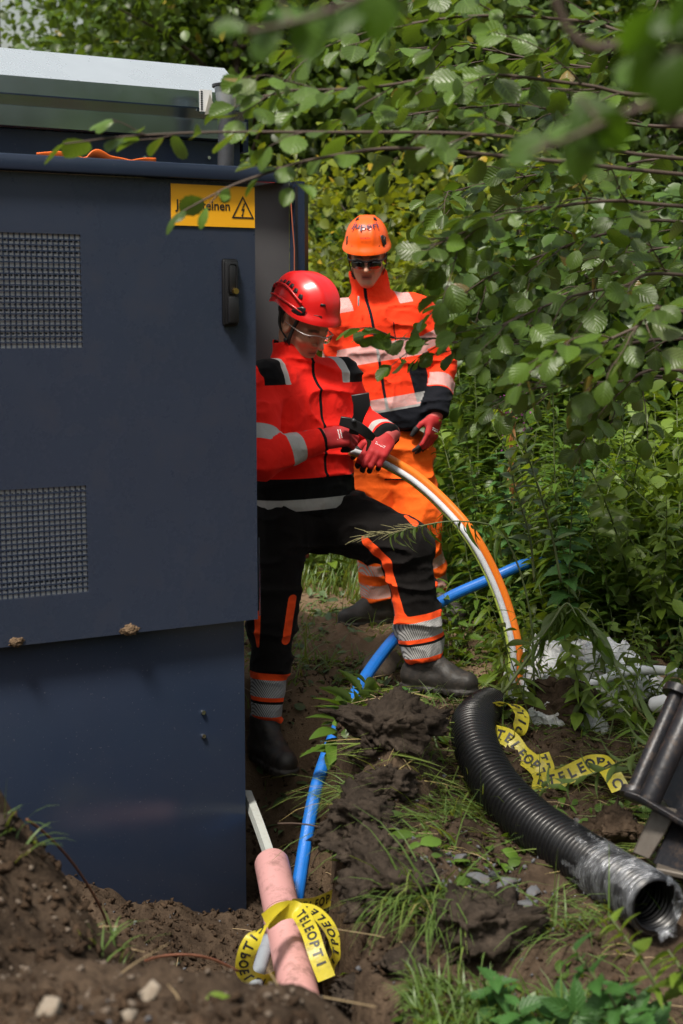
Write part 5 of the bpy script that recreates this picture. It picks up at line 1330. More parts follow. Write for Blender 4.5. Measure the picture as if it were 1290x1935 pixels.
# ---------------------------------------------------------------- alder boughs reaching in from the right
def bough_geo(P, r0, twig_n, twig_len, seed, lsize=.062, gap=.030, side_only=None, droop=.35, end_leaf=True):
    """main stem P (samples), side twigs, and leaves on twigs and stem; returns wood MB and leaf arrays"""
    g = np.random.default_rng(seed); P = np.asarray(P); k = len(P); wood = MB()
    v, f = tube_geo(P, np.linspace(r0, r0*.28, k), 7); wood.add(v, f)
    pos, dr, nn, sz = [], [], [], []
    def leafrow(Q, start, gp):
        s = np.r_[0, np.cumsum(np.linalg.norm(np.diff(Q, axis=0), axis=1))]; x = start; sd = 1 if g.random() < .5 else -1
        while x < s[-1]:
            p = np.array([np.interp(x, s, Q[:, a]) for a in range(3)]); e = np.array([np.interp(min(x+.01, s[-1]), s, Q[:, a]) for a in range(3)])-np.array([np.interp(max(x-.01, 0), s, Q[:, a]) for a in range(3)])
            e = nrm(e); h = nrm(np.cross(e, (0, 0, 1)))*sd
            d = nrm(e*.75+h*.9+V3(0, 0, -droop*g.random()*1.3)+g.normal(size=3)*.22); n = nrm(V3(0, 0, 1)+g.normal(size=3)*.62-V3(0, .30, 0))
            l = lsize*(.55+.6*g.random()); pe = p+d*l*.22
            wood.tube([p, pe], [.0012, .0010], 4, False); pos.append(pe); dr.append(d); nn.append(n); sz.append(l); sd = -sd; x += gp*(.7+.7*g.random())
        if end_leaf:
            e = nrm(Q[-1]-Q[-2]); pos.append(Q[-1]); dr.append(nrm(e+V3(0, 0, -.3))); nn.append(nrm(V3(0, 0, 1)+g.normal(size=3)*.4)); sz.append(lsize*.8)
    leafrow(P[int(k*.45):], .0, gap*1.2)
    for i in range(twig_n):
        t = .12+.8*(i+g.random()*.8)/twig_n; j = int(t*(k-1)); e = nrm(P[min(j+1, k-1)]-P[max(j-1, 0)]); h = nrm(np.cross(e, (0, 0, 1)))*(1 if i % 2 else -1)
        l = twig_len*(.55+.6*g.random())*(1-.45*t); d = nrm(e*(.9+.3*g.random())+h*(.4+.5*g.random())+V3(0, 0, g.normal()*.35)); q = P[j]; Q = [q]
        for s in range(6): d = nrm(d+g.normal(size=3)*.10+V3(0, 0, -.05)); q = q+d*l/6; Q.append(q)
        Q = spline(Q, 16); v, f = tube_geo(Q, np.linspace(r0*.38, r0*.15, 16), 5); wood.add(v, f); leafrow(Q, l*.15, gap)
    return wood, np.array(pos), np.array(dr), np.array(nn), np.array(sz)
def alder(base, lab, trunk_pts, r0, boughs, protos, group=None, m=M_alder):
    e = empty('alder_tree', base); tag(e, lab, 'tree', group); base = np.array(base)
    P = spline(trunk_pts, 24); v, f = tube_geo(P, np.linspace(r0, r0*.45, 24), 12); mesh_obj('trunk', v-base, f, M_bark, e)
    for b in boughs:
        wood, pos, dr, nn, sz = bough_geo(*b[0], **b[1]); wood.v = [tuple(np.array(q)-base) for q in wood.v]
        br = wood.build('branch', M_twig, e, auto=None); leaves_mesh('foliage', protos, pos, dr, nn, sz, m, br, base)
    return e
TB = V3(1.75, 4.3, float(gh(1.75, 4.3))-.1)
tp = [TB, TB+V3(-.02, .02, 1.), TB+V3(.05, .03, 2.0), TB+V3(.12, -.05, 3.2), TB+V3(.15, -.1, 4.2)]
trk = spline(tp, 60)
def from_trunk(z, pts, k=46):
    i = int(np.argmin(np.abs(trk[:, 2]-z))); return spline([trk[i]]+[at(*q) for q in pts], k)
BO = [  # height on the trunk, pixels and distances of the way in, twigs, twig length, leaf size
 (1.9, [(1290, 300, 3.75), (1050, 268, 3.55), (860, 252, 3.42), (620, 250, 3.32), (400, 250, 3.25), (240, 258, 3.2), (120, 272, 3.15)], 5, .16, .066),
 (1.8, [(1290, 330, 3.7), (1000, 300, 3.5), (760, 280, 3.4), (600, 300, 3.32), (520, 322, 3.28), (440, 350, 3.25), (385, 378, 3.23), (335, 405, 3.22)], 3, .12, .054),
 (2.2, [(1290, 180, 3.9), (1100, 160, 3.8), (900, 140, 3.7), (700, 165, 3.6), (560, 170, 3.55), (480, 165, 3.5)], 14, .36, .062),
 (2.4, [(1290, 60, 4.0), (1100, 40, 4.0), (900, 30, 3.9), (700, 60, 3.9), (560, 110, 3.9)], 14, .38, .062),
 (2.6, [(1290, -60, 4.2), (1050, -60, 4.2), (850, -20, 4.2), (680, 20, 4.1)], 12, .4, .064),
 (2.0, [(1290, 240, 4.3), (1120, 220, 4.3), (980, 200, 4.3), (820, 210, 4.2), (720, 230, 4.2)], 14, .36, .062),
 (1.75, [(1290, 390, 4.0), (1150, 380, 3.9), (1000, 400, 3.8), (900, 430, 3.8), (850, 450, 3.75), (810, 465, 3.7)], 12, .30, .060),
 (1.6, [(1290, 420, 4.5), (1150, 440, 4.4), (1030, 480, 4.4), (930, 520, 4.3), (870, 560, 4.2)], 13, .34, .060),
 (1.45, [(1290, 520, 4.1), (1180, 540, 4.0), (1080, 560, 4.0), (980, 600, 3.9), (900, 640, 3.9)], 13, .32, .060),
 (1.35, [(1290, 640, 4.3), (1150, 655, 4.3), (1000, 650, 4.3), (900, 655, 4.3), (830, 640, 4.3), (760, 640, 4.3), (700, 630, 4.3)], 12, .22, .056),
 (1.25, [(1290, 590, 3.7), (1200, 620, 3.6), (1110, 660, 3.6), (1010, 690, 3.6)], 12, .28, .060),
 (1.2, [(1290, 700, 4.3), (1180, 720, 4.3), (1080, 725, 4.3), (980, 740, 4.3), (930, 760, 4.3)], 12, .28, .058),
 (1.0, [(1290, 720, 4.6), (1200, 740, 4.6), (1130, 790, 4.6), (1090, 850, 4.6)], 10, .26, .056),
 (2.3, [(1290, 120, 4.8), (1150, 130, 4.8), (1000, 110, 4.8), (880, 90, 4.8), (760, 110, 4.8)], 14, .40, .064),
 (1.9, [(1290, 300, 4.9), (1150, 320, 4.9), (1020, 330, 4.9), (900, 350, 4.9), (800, 380, 4.8)], 14, .38, .062),
 (1.5, [(1290, 470, 4.9), (1200, 500, 4.9), (1100, 540, 4.9), (1000, 590, 4.9)], 12, .34, .060),
]
bo = []
for i, (z, pts, tn, tl_, ls) in enumerate(BO):
    P = from_trunk(TB[2]+z+.1, pts); bo.append(((P, .0062 if i > 1 else .0058, tn+(1 if i > 1 else 2), tl_, 100+i), dict(lsize=ls*(1.2 if i > 1 else 1.1), gap=.040 if i > 1 else .060)))
alder(TB, 'alder tree just outside the right edge, its boughs reaching over both men and the cabinet', tp, .06, bo, [PR_alder, PR_alder_b, PR_alder_c])
# a second alder close to the lens, its leaves out of focus
TB2 = V3(1.05, 1.35, float(gh(1.05, 1.35))-.1); tp2 = [TB2, TB2+V3(.02, .02, 1.), TB2+V3(.0, .05, 2.1), TB2+V3(-.05, .05, 3.)]; trk = spline(tp2, 60)
NEAR = [
 (2.0, [(1290, 30, 1.5), (1000, -60, 1.5), (760, -30, 1.5), (600, 30, 1.48), (470, 60, 1.46)]),
 (1.8, [(1400, 160, 1.45), (1290, 180, 1.42), (1180, 215, 1.40), (1080, 260, 1.40), (1000, 290, 1.42)]),
 (1.9, [(1400, 60, 1.25), (1290, 90, 1.22), (1200, 120, 1.22)]),
]
e = empty('alder_tree', TB2); tag(e, 'alder standing close by the lens, its blurred leaves hanging in the top right', 'tree')
v, f = tube_geo(spline(tp2, 24), np.linspace(.05, .03, 24), 12); mesh_obj('trunk', v-TB2, f, M_bark, e)
NL = [  # px, py, Y, blade length (m), direction in the picture (deg, 0 = right, 90 = down)
 [(585, 75, 1.5, .075, 100), (490, 72, 1.5, .055, 150), (425, 50, 1.5, .042, 190), (640, 30, 1.48, .06, 150), (710, 40, 1.48, .06, 95), (730, 15, 1.5, .055, 60), (530, 18, 1.5, .055, 200), (480, 12, 1.5, .045, 160)],
 [(1075, 285, 1.42, .082, 120), (1130, 245, 1.41, .075, 60), (985, 285, 1.45, .06, 160), (1060, 250, 1.45, .05, 200), (1145, 270, 1.4, .06, 110)],
 [(1190, 90, 1.25, .075, 130), (1230, 170, 1.22, .075, 80), (1285, 60, 1.2, .07, 100), (1275, 190, 1.15, .075, 95), (1250, 30, 1.2, .06, 170), (1175, 150, 1.3, .05, 130)],
]
for (z, pts), lv in zip(NEAR, NL):
    i = int(np.argmin(np.abs(trk[:, 2]-TB2[2]-z-.1))); P = spline([trk[i]]+[at(*q) for q in pts], 40); m = MB(); vv, ff = tube_geo(P, np.linspace(.006, .002, 40), 6); m.add(vv-TB2, ff)
    pos, dr, nn, sz = [], [], [], []
    for (px, py, Y, l, a) in lv:
        d = V3(math.cos(R(a)), .25*rng.normal(), -math.sin(R(a))); p = at(px, py, Y)-d*l*.5; j = int(np.argmin(np.linalg.norm(P-p, axis=1))); m.tube([P[j]-TB2, (P[j]+p)/2+V3(0, 0, .004)-TB2, p-TB2], [.0016, .0013, .001], 5, False)
        pos.append(p); dr.append(d); nn.append(nrm(V3(.35*rng.normal(), -.75, .75))); sz.append(l*(.82 if Y > 1.35 else .62))
    br = m.build('branch', M_twig, e, auto=None); leaves_mesh('foliage', [PR_alder, PR_alder_b], pos, np.array(dr), np.array(nn), np.array(sz), M_alder_near, br, TB2)

# ---------------------------------------------------------------- trees and bushes behind
def crown_pts(n_clump, per, rx, ry, rz, cz, seed, spread=.3, shell=.55):
    g = np.random.default_rng(seed); c = g.normal(size=(n_clump, 3)); c /= np.linalg.norm(c, axis=1)[:, None]; c *= (shell+(1-shell)*g.random(n_clump)[:, None])
    c = c*np.array([rx, ry, rz])+np.array([0, 0, cz]); pos = (c[:, None]+g.normal(size=(n_clump, per, 3))*spread*np.array([1, 1, .7])).reshape(-1, 3); out = pos-np.array([0, 0, cz])
    k = len(pos); d = g.normal(size=(k, 3))*.7+out/np.linalg.norm(out, axis=1)[:, None]*.5-np.array([0, 0, .5]); n = g.normal(size=(k, 3))*.55+np.array([0, 0, 1.])+out*.15
    return pos, d, n, g, c
def tree(name, lab, cat, x, y, h, rx, rz, cz, seed, mat, protos, lsize, n_clump, per, spread=.3, group=None, trunk=.09, share={}):
    e = empty(name, (x, y, float(gh(x, y, False))-.05), seed*1.3); tag(e, lab, cat, group)
    key = (round(rx, 2), round(rz, 2), mat.name, n_clump, per)
    if key in share:
        for o in share[key]:
            q = o.copy(); COL.objects.link(q); q.parent = e
        return e
    pos, d, n, g, c = crown_pts(n_clump, per, rx, rx, rz, cz, seed, spread); ok = pos[:, 2] > .05; 
    cr = leaves_mesh('crown', protos, pos[ok], d[ok], n[ok], lsize*(.6+.7*g.random(ok.sum())), mat, e)
    m = MB(); top = cz+rz*.6; Pt = spline([(0, 0, 0), (.05*g.normal(), .05*g.normal(), top*.4), (.12*g.normal(), .12*g.normal(), top)], 16); v, f = tube_geo(Pt, np.linspace(trunk, trunk*.25, 16), 9); m.add(v, f)
    for q in c[:26]:
        j = int(np.clip((q[2]-.4*abs(q[0]))/top*16, 1, 14)); v, f = tube_geo(spline([Pt[j], (Pt[j]+q)/2+V3(0, 0, .1), q], 8), np.linspace(trunk*.3, trunk*.07, 8), 5); m.add(v, f)
    tr = m.build('trunk', M_bark, e, auto=None); share[key] = [cr, tr]; return e
BT = [  # x, y, height class, kind
 ('green', -1.75, 14.5), ('green', -.9, 13.2), ('dark', .1, 14.2), ('green', 1.3, 13.5), ('dark', 2.6, 14.0), ('green', 3.9, 13.0), ('green', 5.0, 15.0), ('dark', -.6, 16.5), ('dark', 1.9, 17.0), ('dark', 3.6, 17.5),
]
for i, (k, x, y) in enumerate(BT):
    lab = 'tall leafy tree in the wood behind the men and the cabinet'
    tree('broadleaf_tree', lab, 'tree', x, y, 6, 1.5 if k == 'green' else 1.6, 2.9 if k == 'green' else 3.0, 3.3, 11 if k == 'green' else 12, M_far if k == 'green' else M_dark, [PR_mid], .088, 95, 115, .34, 'trees of the wood behind').rotation_euler[2] = i*1.1
BS = [  # yellow willow scrub and darker bushes closer in
 ('yel', .25, 9.6), ('yel', 1.05, 9.0), ('yel', -.5, 10.4), ('yel', .75, 10.8), ('dk', 1.75, 8.8), ('dk', 2.4, 9.6), ('dk', 1.5, 10.4), ('dk', -.25, 11.4), ('dk', 3.1, 9.2), ('dk', 1.35, 7.7), ('dk', 2.1, 7.6),
]
for i, (k, x, y) in enumerate(BS):
    if k == 'yel': o = tree('willow_bush', 'yellowish willow scrub with narrow leaves behind the orange helmet', 'bush', x, y, 2, .75, 1.15, 1.3, 21, M_yel, [PR_midl, PR_mid], .075, 60, 80, .20, 'willow scrub behind the men', .03)
    else: o = tree('dark_bush', 'dark leafy bush in the shade at the right behind the herbs', 'bush', x, y, 2, .80, 1.05, 1.1, 22, M_dark, [PR_mid], .085, 60, 70, .22, 'dark bushes at the right', .03)
    o.rotation_euler[2] = i*1.7
for i, (x, y, sc) in enumerate([(.95, 7.3, .8), (1.5, 6.9, .85), (.62, 8.0, 1.), (1.9, 6.5, .9), (2.3, 7.2, 1.1), (1.2, 8.2, 1.05), (1.7, 7.8, 1.1), (.85, 6.6, .55), (1.25, 6.3, .6), (1.62, 5.9, .7), (-.1, 8.4, .7), (-.6, 8.6, .8), (.3, 8.3, .6)]):
    o = tree('raspberry_bush', 'bright green raspberry bush in the thicket behind the ducts', 'bush', x, y, 1.4, .55, .62, .62, 23, M_herb_l, [PR_mid, PR_farl], .085, 40, 60, .17, 'raspberry bushes in the thicket', .012); o.rotation_euler[2] = i*2.1; o.scale = (sc, sc, sc)
# the wood closing the view
n = 26000
g = np.random.default_rng(5); a = g.uniform(-1, 1, n); y = 18+g.random(n)*5+2*np.abs(a); x = a*11; z = g.random(n)*8.2*(1-.10*g.random(n)); hill = 7.6+1.2*n2(x, y, .5, 3)-1.6*np.exp(-((x+4.6)/.9)**2)*3
ok = z < hill; ok &= ~((x < -.212*y) & (z > 2.4)); x, y, z = x[ok], y[ok], z[ok]; k = len(x)
d = g.normal(size=(k, 3))-np.array([0, 0, .6]); nn = g.normal(size=(k, 3))*.6+np.array([0, -.6, .9])
n = 5200; a = R(1)*g.uniform(95, 150, n); rr = g.uniform(10, 13, n); z2 = g.random(n)*(4.6+.8*np.sin(a*23)); x = np.r_[x, np.sin(a)*rr]; y = np.r_[y, np.cos(a)*rr]; z = np.r_[z, z2]; k = len(x)  # unseen foliage behind the camera, added so the roof fascia reflects dark
d = np.vstack([d, g.normal(size=(n, 3))-np.array([0, 0, .6])]); nn = np.vstack([nn, g.normal(size=(n, 3))*.6+np.array([-.4, .4, .9])])
o = leaves_mesh('far_wood', [PR_mid], np.stack([x, y, z], 1), d, nn, .20+.16*g.random(k), M_dark); tag(o, 'dim wood closing the view beyond the nearer trees, with unseen foliage added behind the camera for reflections', 'wood', kind='stuff')
# a slim pole at the far left against the sky
v, f = tube_geo([(0, 0, -.2), (0, 0, 7)], [.06, .05], 12); o = mesh_obj('wooden_pole', v, f, M_bark); p = at(-2, 60, 15.); o.location = (p[0]-.04, p[1], 0); tag(o, 'thin dark pole against the white sky at the far left', 'pole')
# ---------------------------------------------------------------- herbs, nettles, grass
def stem_path(base, h, lean, g, k=14):
    q = np.array(base, float); d = nrm(V3(lean[0], lean[1], 1)); Q = [q]
    for i in range(6): d = nrm(d+g.normal(size=3)*.05+V3(lean[0], lean[1], -.05)*.10); q = q+d*h/6; Q.append(q)
    return spline(Q, k)
def spiral_leaves(P, n, l0, l1, g, start=.2, el=.35, droop=.2):
    k = len(P); pos, dr, nn, sz = [], [], [], []
    for i in range(n):
        t = start+(1-start)*i/n; j = t*(k-1); a = int(j); p = P[a]+(P[min(a+1, k-1)]-P[a])*(j-a); ax = nrm(P[min(a+1, k-1)]-P[max(a-1, 0)])
        ph = i*2.4+g.normal()*.3; h = V3(math.cos(ph), math.sin(ph), 0); h = nrm(h-ax*np.dot(h, ax)); d = nrm(h+ax*(el+.3*t)+V3(0, 0, -droop))
        pos.append(p); dr.append(d); nn.append(nrm(ax+h*-.2+g.normal(size=3)*.2)); sz.append((l0+(l1-l0)*t)*(.8+.4*g.random()))
    return np.array(pos), np.array(dr), np.array(nn), np.array(sz)
def herb(name, lab, cat, group, P, n, l0, l1, protos, mat, g, r=.004, start=.15, el=.35, droop=.2, flowers=0):
    e = empty(name, P[0]); tag(e, lab, cat, group); o0 = P[0]
    v, f = tube_geo(P, np.linspace(r, r*.4, len(P)), 6); mesh_obj('stem', v-o0, f, M_stem, e)
    leaves_mesh('leaves', protos, *spiral_leaves(P, n, l0, l1, g, start, el, droop), mat, e, o0)
    if flowers:
        c = P[-6:]; k = flowers; i = g.integers(0, len(c), k); q = c[i]+g.normal(size=(k, 3))*.016; leaves_mesh('flowers', [PR_far], q, g.normal(size=(k, 3)), g.normal(size=(k, 3)), .014, M_pink_fl, e, o0)
    return e
M_pink_fl = leaf_mat('fireweed_flower', (.45, .07, .38), (.5, .12, .42), var=.25, vein=0, tcol=(.6, .12, .5))
g = np.random.default_rng(77)
def copy_tree(e, loc, rz, sc):
    r = e.copy(); COL.objects.link(r); r.location = [float(q) for q in loc]; r.rotation_euler = (0, 0, rz); r.scale = (sc, sc, sc)
    for c in e.children: q = c.copy(); COL.objects.link(q); q.parent = r
    return r
# prototypes of each kind, then copies over the thicket
def thicket(name, lab, cat, group, make, spots):
    pr = []
    for i, (x, y, sc) in enumerate(spots):
        p = V3(x, y, float(gh(x, y, False))-.02)
        if i < 4:
            e = make(p, np.random.default_rng(300+i*7+len(name))); e.scale = (sc, sc, sc); pr.append(e)
        else: copy_tree(pr[i % 4], p, g.random()*6.28, sc)
sp = []
def spots(n, x0, x1, y0, y1, s0, s1, seed, cond=None):
    r = np.random.default_rng(seed); out = []
    while len(out) < n:
        x, y = r.uniform(x0, x1), r.uniform(y0, y1)
        if cond and not cond(x, y): continue
        if all((x-a)**2+(y-b)**2 > .012 for a, b, _ in out): out.append((x, y, r.uniform(s0, s1)))
    return out
right_of = lambda x, y: x > .40+.06*(y-5) and not (y < 6.05 and .3 < x < .80) and x < .26*y+.3
thicket('willowherb', 'tall willowherb stem with narrow leaves in the thicket behind the plastic heap', 'herb', 'willowherbs in the thicket',
        lambda p, r: herb('willowherb', 'tall willowherb stem with narrow leaves in the thicket behind the plastic heap', 'herb', 'willowherbs in the thicket', stem_path(p, 1.05, (r.normal()*.12, r.normal()*.1), r, 18), 74, .155, .06, [PR_lance, PR_lance_b], M_herb, r, .004, .10, .45, .15),
        spots(62, .42, 2.2, 5.6, 8.2, .75, 1.15, 1, right_of))
thicket('nettle', 'stinging nettle with toothed leaves in the thicket at the right', 'nettle', 'nettles in the thicket',
        lambda p, r: herb('nettle', 'stinging nettle with toothed leaves in the thicket at the right', 'nettle', 'nettles in the thicket', stem_path(p, .8, (r.normal()*.12, r.normal()*.1), r, 18), 40, .125, .06, [PR_nettle], M_nettle, r, .004, .10, .3, .35),
        spots(40, .38, 2.0, 5.5, 7.4, .7, 1.15, 2, right_of))
thicket('young_weed', 'bright green young weed on the verge behind the legs', 'weed', 'weeds on the verge behind the legs',
        lambda p, r: herb('young_weed', 'bright green young weed on the verge behind the legs', 'weed', 'weeds on the verge behind the legs', stem_path(p, .38, (r.normal()*.2, r.normal()*.2), r, 14), 26, .09, .045, [PR_broad, PR_alder_b], M_herb_l, r, .003, .05, .3, .3),
        spots(60, -.55, 1.9, 7.0, 9.2, .7, 1.5, 3))
thicket('low_weed', 'low dark weed among the trampled stems around the front boot', 'weed', 'low weeds around the front boot',
        lambda p, r: herb('low_weed', 'low dark weed among the trampled stems around the front boot', 'weed', 'low weeds around the front boot', stem_path(p, .26, (r.normal()*.3, r.normal()*.3), r, 12), 18, .085, .04, [PR_broad, PR_nettle], M_herb, r, .0028, .05, .25, .35),
        spots(44, .30, 1.6, 5.05, 6.4, .6, 1.3, 4, lambda x, y: not (x < .62 and y < 5.35)))
thicket('loose_weed', 'loose bright weed leaning over the plastic heap and the white pipe', 'weed', 'weeds before the plastic heap',
        lambda p, r: herb('loose_weed', 'loose bright weed leaning over the plastic heap and the white pipe', 'weed', 'weeds before the plastic heap', stem_path(p, .55, (r.normal()*.35, -.15+r.normal()*.2), r, 16), 26, .12, .06, [PR_lance_b, PR_broad], M_herb_l, r, .0035, .2, .3, .5),
        spots(20, .62, 1.25, 4.78, 5.15, .55, 1.0, 6))
thicket('tall_weed', 'tall loose weed with pale green leaves behind the arching ducts', 'weed', 'tall weeds behind the ducts',
        lambda p, r: herb('tall_weed', 'tall loose weed with pale green leaves behind the arching ducts', 'weed', 'tall weeds behind the ducts', stem_path(p, .95, (r.normal()*.2, r.normal()*.15), r, 18), 44, .13, .06, [PR_broad, PR_lance_b], M_herb_l, r, .0045, .12, .35, .35),
        spots(34, .48, 1.9, 5.55, 7.0, .7, 1.25, 7, right_of))
thicket('low_nettle', 'low green nettle in the grass under the open end of the black pipe', 'nettle', 'low nettles at the bottom right',
        lambda p, r: herb('low_nettle', 'low green nettle in the grass under the open end of the black pipe', 'nettle', 'low nettles at the bottom right', stem_path(p, .13, (r.normal()*.3, r.normal()*.3), r, 12), 16, .085, .055, [PR_nettle, PR_broad], M_nettle, r, .0025, .05, .3, .2),
        spots(15, .34, .86, 2.62, 3.12, .8, 1.3, 11))
thicket('path_weed', 'small leafy weed half hiding the blue duct behind the front boot', 'weed', 'small weeds along the blue duct',
        lambda p, r: herb('path_weed', 'small leafy weed half hiding the blue duct behind the front boot', 'weed', 'small weeds along the blue duct', stem_path(p, .24, (r.normal()*.3, r.normal()*.2), r, 12), 18, .10, .06, [PR_broad, PR_lance_b], M_herb_l, r, .0028, .05, .3, .3),
        spots(9, .42, .78, 5.45, 5.72, .7, 1.2, 12))
# single plants the photograph shows apart
def bent(name, lab, cat, pts, n, l0, l1, protos, mat, seed, **kw):
    return herb(name, lab, cat, kw.pop('group', None), spline([at(*q) for q in pts], 22), n, l0, l1, protos, mat, np.random.default_rng(seed), **kw)
e = bent('willowherb', 'bent willowherb drooping across the knee of the man in red, with thin pods', 'herb', [(1010, 1330, 4.95), (1000, 1150, 4.95), (950, 1010, 4.95), (870, 985, 4.95), (790, 995, 4.95), (735, 1012, 4.95)], 40, .11, .07, [PR_lance, PR_lance_b], M_herb, 9, start=.38, el=.1, droop=.75)
o0 = at(1010, 1330, 4.95); m = MB()
for i in range(26):
    a = at(800-i*4.5, 996+i*.8, 4.95); dd = V3(-1, .3*rng.normal(), .35*rng.normal()-.05); m.tube([a-o0, a+dd*.03+V3(0, 0, .005)-o0, a+dd*.065-o0], [.0012, .0011, .0006], 4, False)
m.build('pods', pmat('pod', (.22, .20, .09), .6), e, auto=None)
bent('willowherb', 'fresh willowherb leaning over the marking tape before the steel bars', 'herb', [(1300, 1360, 3.95), (1230, 1410, 4.0), (1150, 1450, 4.05), (1070, 1478, 4.1), (1010, 1495, 4.15)], 26, .13, .06, [PR_lance, PR_lance_b], M_herb, 10, start=.1, el=.5, droop=.05)
bent('willowherb', 'dark willowherb with long leaves behind the top of the steel bars', 'herb', [(1290, 1480, 4.25), (1230, 1400, 4.25), (1170, 1330, 4.3), (1130, 1290, 4.3)], 24, .14, .07, [PR_lance], M_herb, 12, start=.1, el=.5, droop=.1)
for k, (lab, pts) in enumerate([('broken stem with limp hanging leaves before the plastic heap, left one', [(950, 1310, 4.7), (1000, 1240, 4.7), (1040, 1180, 4.7), (1070, 1140, 4.75), (1090, 1165, 4.7)]),
                                ('broken brown stem leaning right with hanging leaves before the plastic heap', [(1210, 1345, 4.6), (1170, 1270, 4.65), (1120, 1190, 4.7), (1090, 1150, 4.75), (1070, 1160, 4.7)])]):
    e = bent('broken_sapling', lab, 'sapling', pts, 30, .075, .085, [PR_broad, PR_lance_b], M_herb, 30+k, start=.35, el=-.2, droop=1.6, r=.006)
for k, (lab, pts) in enumerate([('goat willow shoot with broad grey green leaves beside the arching ducts', [(1060, 1100, 5.0), (1040, 1000, 5.0), (1010, 900, 5.0), (985, 830, 5.0)]),
                                ('goat willow shoot with broad leaves in the middle of the thicket', [(1010, 1100, 5.2), (1000, 1010, 5.2), (975, 930, 5.2), (960, 860, 5.2)])]):
    bent('willow_shoot', lab, 'shoot', pts, 20, .085, .075, [PR_broad], M_wilt, 40+k, start=.25, el=.45, droop=.05, r=.005)
bent('ground_nettle', 'nettle with big toothed leaves lying at the bottom right corner', 'nettle', [(1180, 1935, 2.85), (1150, 1880, 2.85), (1110, 1830, 2.86), (1080, 1790, 2.88)], 14, .085, .055, [PR_nettle], M_nettle, 50, start=.05, el=.2, droop=.2, group='nettles at the bottom right')
bent('ground_nettle', 'nettle with narrow bright leaves under the open pipe end', 'nettle', [(1260, 1900, 2.95), (1220, 1830, 2.95), (1180, 1770, 2.98), (1150, 1730, 3.0)], 18, .075, .05, [PR_nettle, PR_lance], M_herb_l, 51, start=.05, el=.3, droop=.15, group='nettles at the bottom right')
bent('ground_nettle', 'small nettle at the right edge below the steel plate', 'nettle', [(1300, 1870, 2.9), (1285, 1830, 2.9), (1262, 1795, 2.92)], 10, .07, .05, [PR_nettle], M_herb_l, 52, start=.05, el=.3, droop=.2, group='nettles at the bottom right')
bent('pit_weed', 'dark weed growing on the pit bank beside the blue duct', 'weed', [(640, 1400, 5.0), (680, 1340, 4.98), (730, 1320, 4.95), (780, 1310, 4.9)], 20, .08, .05, [PR_nettle, PR_broad], M_herb, 53, start=.0, el=.2, droop=.25)
bent('pit_weed', 'leafy weed with toothed leaves between blue duct and front boot', 'weed', [(690, 1440, 4.85), (720, 1390, 4.85), (760, 1330, 4.85), (775, 1300, 4.85)], 16, .085, .06, [PR_nettle], M_nettle, 54, start=.1, el=.2, droop=.2)
bent('pit_weed', 'dark low weed hiding the blue duct beside the trodden bank', 'weed', [(628, 1430, 4.74), (645, 1370, 4.74), (665, 1325, 4.76), (700, 1290, 4.8)], 46, .125, .09, [PR_nettle, PR_broad], M_herb, 61, start=.0, el=.2, droop=.3)
bent('pit_weed', 'spreading dark weed over the bank left of the front boot', 'weed', [(700, 1430, 4.72), (705, 1370, 4.72), (735, 1325, 4.74), (800, 1320, 4.78)], 46, .115, .08, [PR_broad, PR_lance_b], M_herb, 62, start=.0, el=.1, droop=.4)
for k, (px, py, Y, lab) in enumerate([(950, 760, 6.6, 'fireweed in flower at the left of the thicket'), (985, 740, 6.8, 'fireweed with the tallest pink flowers in the thicket')]):
    b = at(px+10, 1150, Y); b[2] = gh(b[0], b[1], False); P = spline([b, (b+at(px, py, Y))/2+V3(.03, 0, 0), at(px, py, Y)], 24)
    herb('fireweed', lab, 'herb', None, P, 60, .12, .05, [PR_lance, PR_lance_b], M_herb, g, .004, .2, .4, .15, 34)
b = at(975, 1100, 6.4); b[2] = gh(b[0], b[1], False); P = spline([b, (b+at(965, 770, 6.4))/2, at(965, 770, 6.4)], 24)
M_dead = leaf_mat('dead_leaf', (.30, .13, .045), (.34, .17, .07), var=.35, vein=0, tcol=(.4, .2, .06)); herb('dead_stalk', 'withered brown stalk hung with dry leaves in the thicket', 'herb', None, P, 46, .055, .05, [PR_lance_b], M_dead, g, .004, .62, -.4, 1.2)
# fallen leaf on the mound
o = leaves_mesh('fallen_leaf', [PR_alder], [at(757, 1665, 3.86)], np.array([[-.1, -.1, 1.]]), np.array([[-.1, -1, .25]]), .058, leaf_mat('yellow_leaf', (.22, .22, .04), (.24, .24, .06), vein=7, trans=.2)); tag(o, 'yellowing alder leaf standing on edge on the mound', 'leaf')
p = at(388, 1868, 2.45); p[2] = gh(p[0], p[1])+.012; o = leaves_mesh('fallen_leaf', [PR_broad], [p], np.array([[1., .3, .15]]), np.array([[0, -.4, 1.]]), .045, M_herb_l); tag(o, 'blurred pale green leaf lying on the near heap', 'leaf')
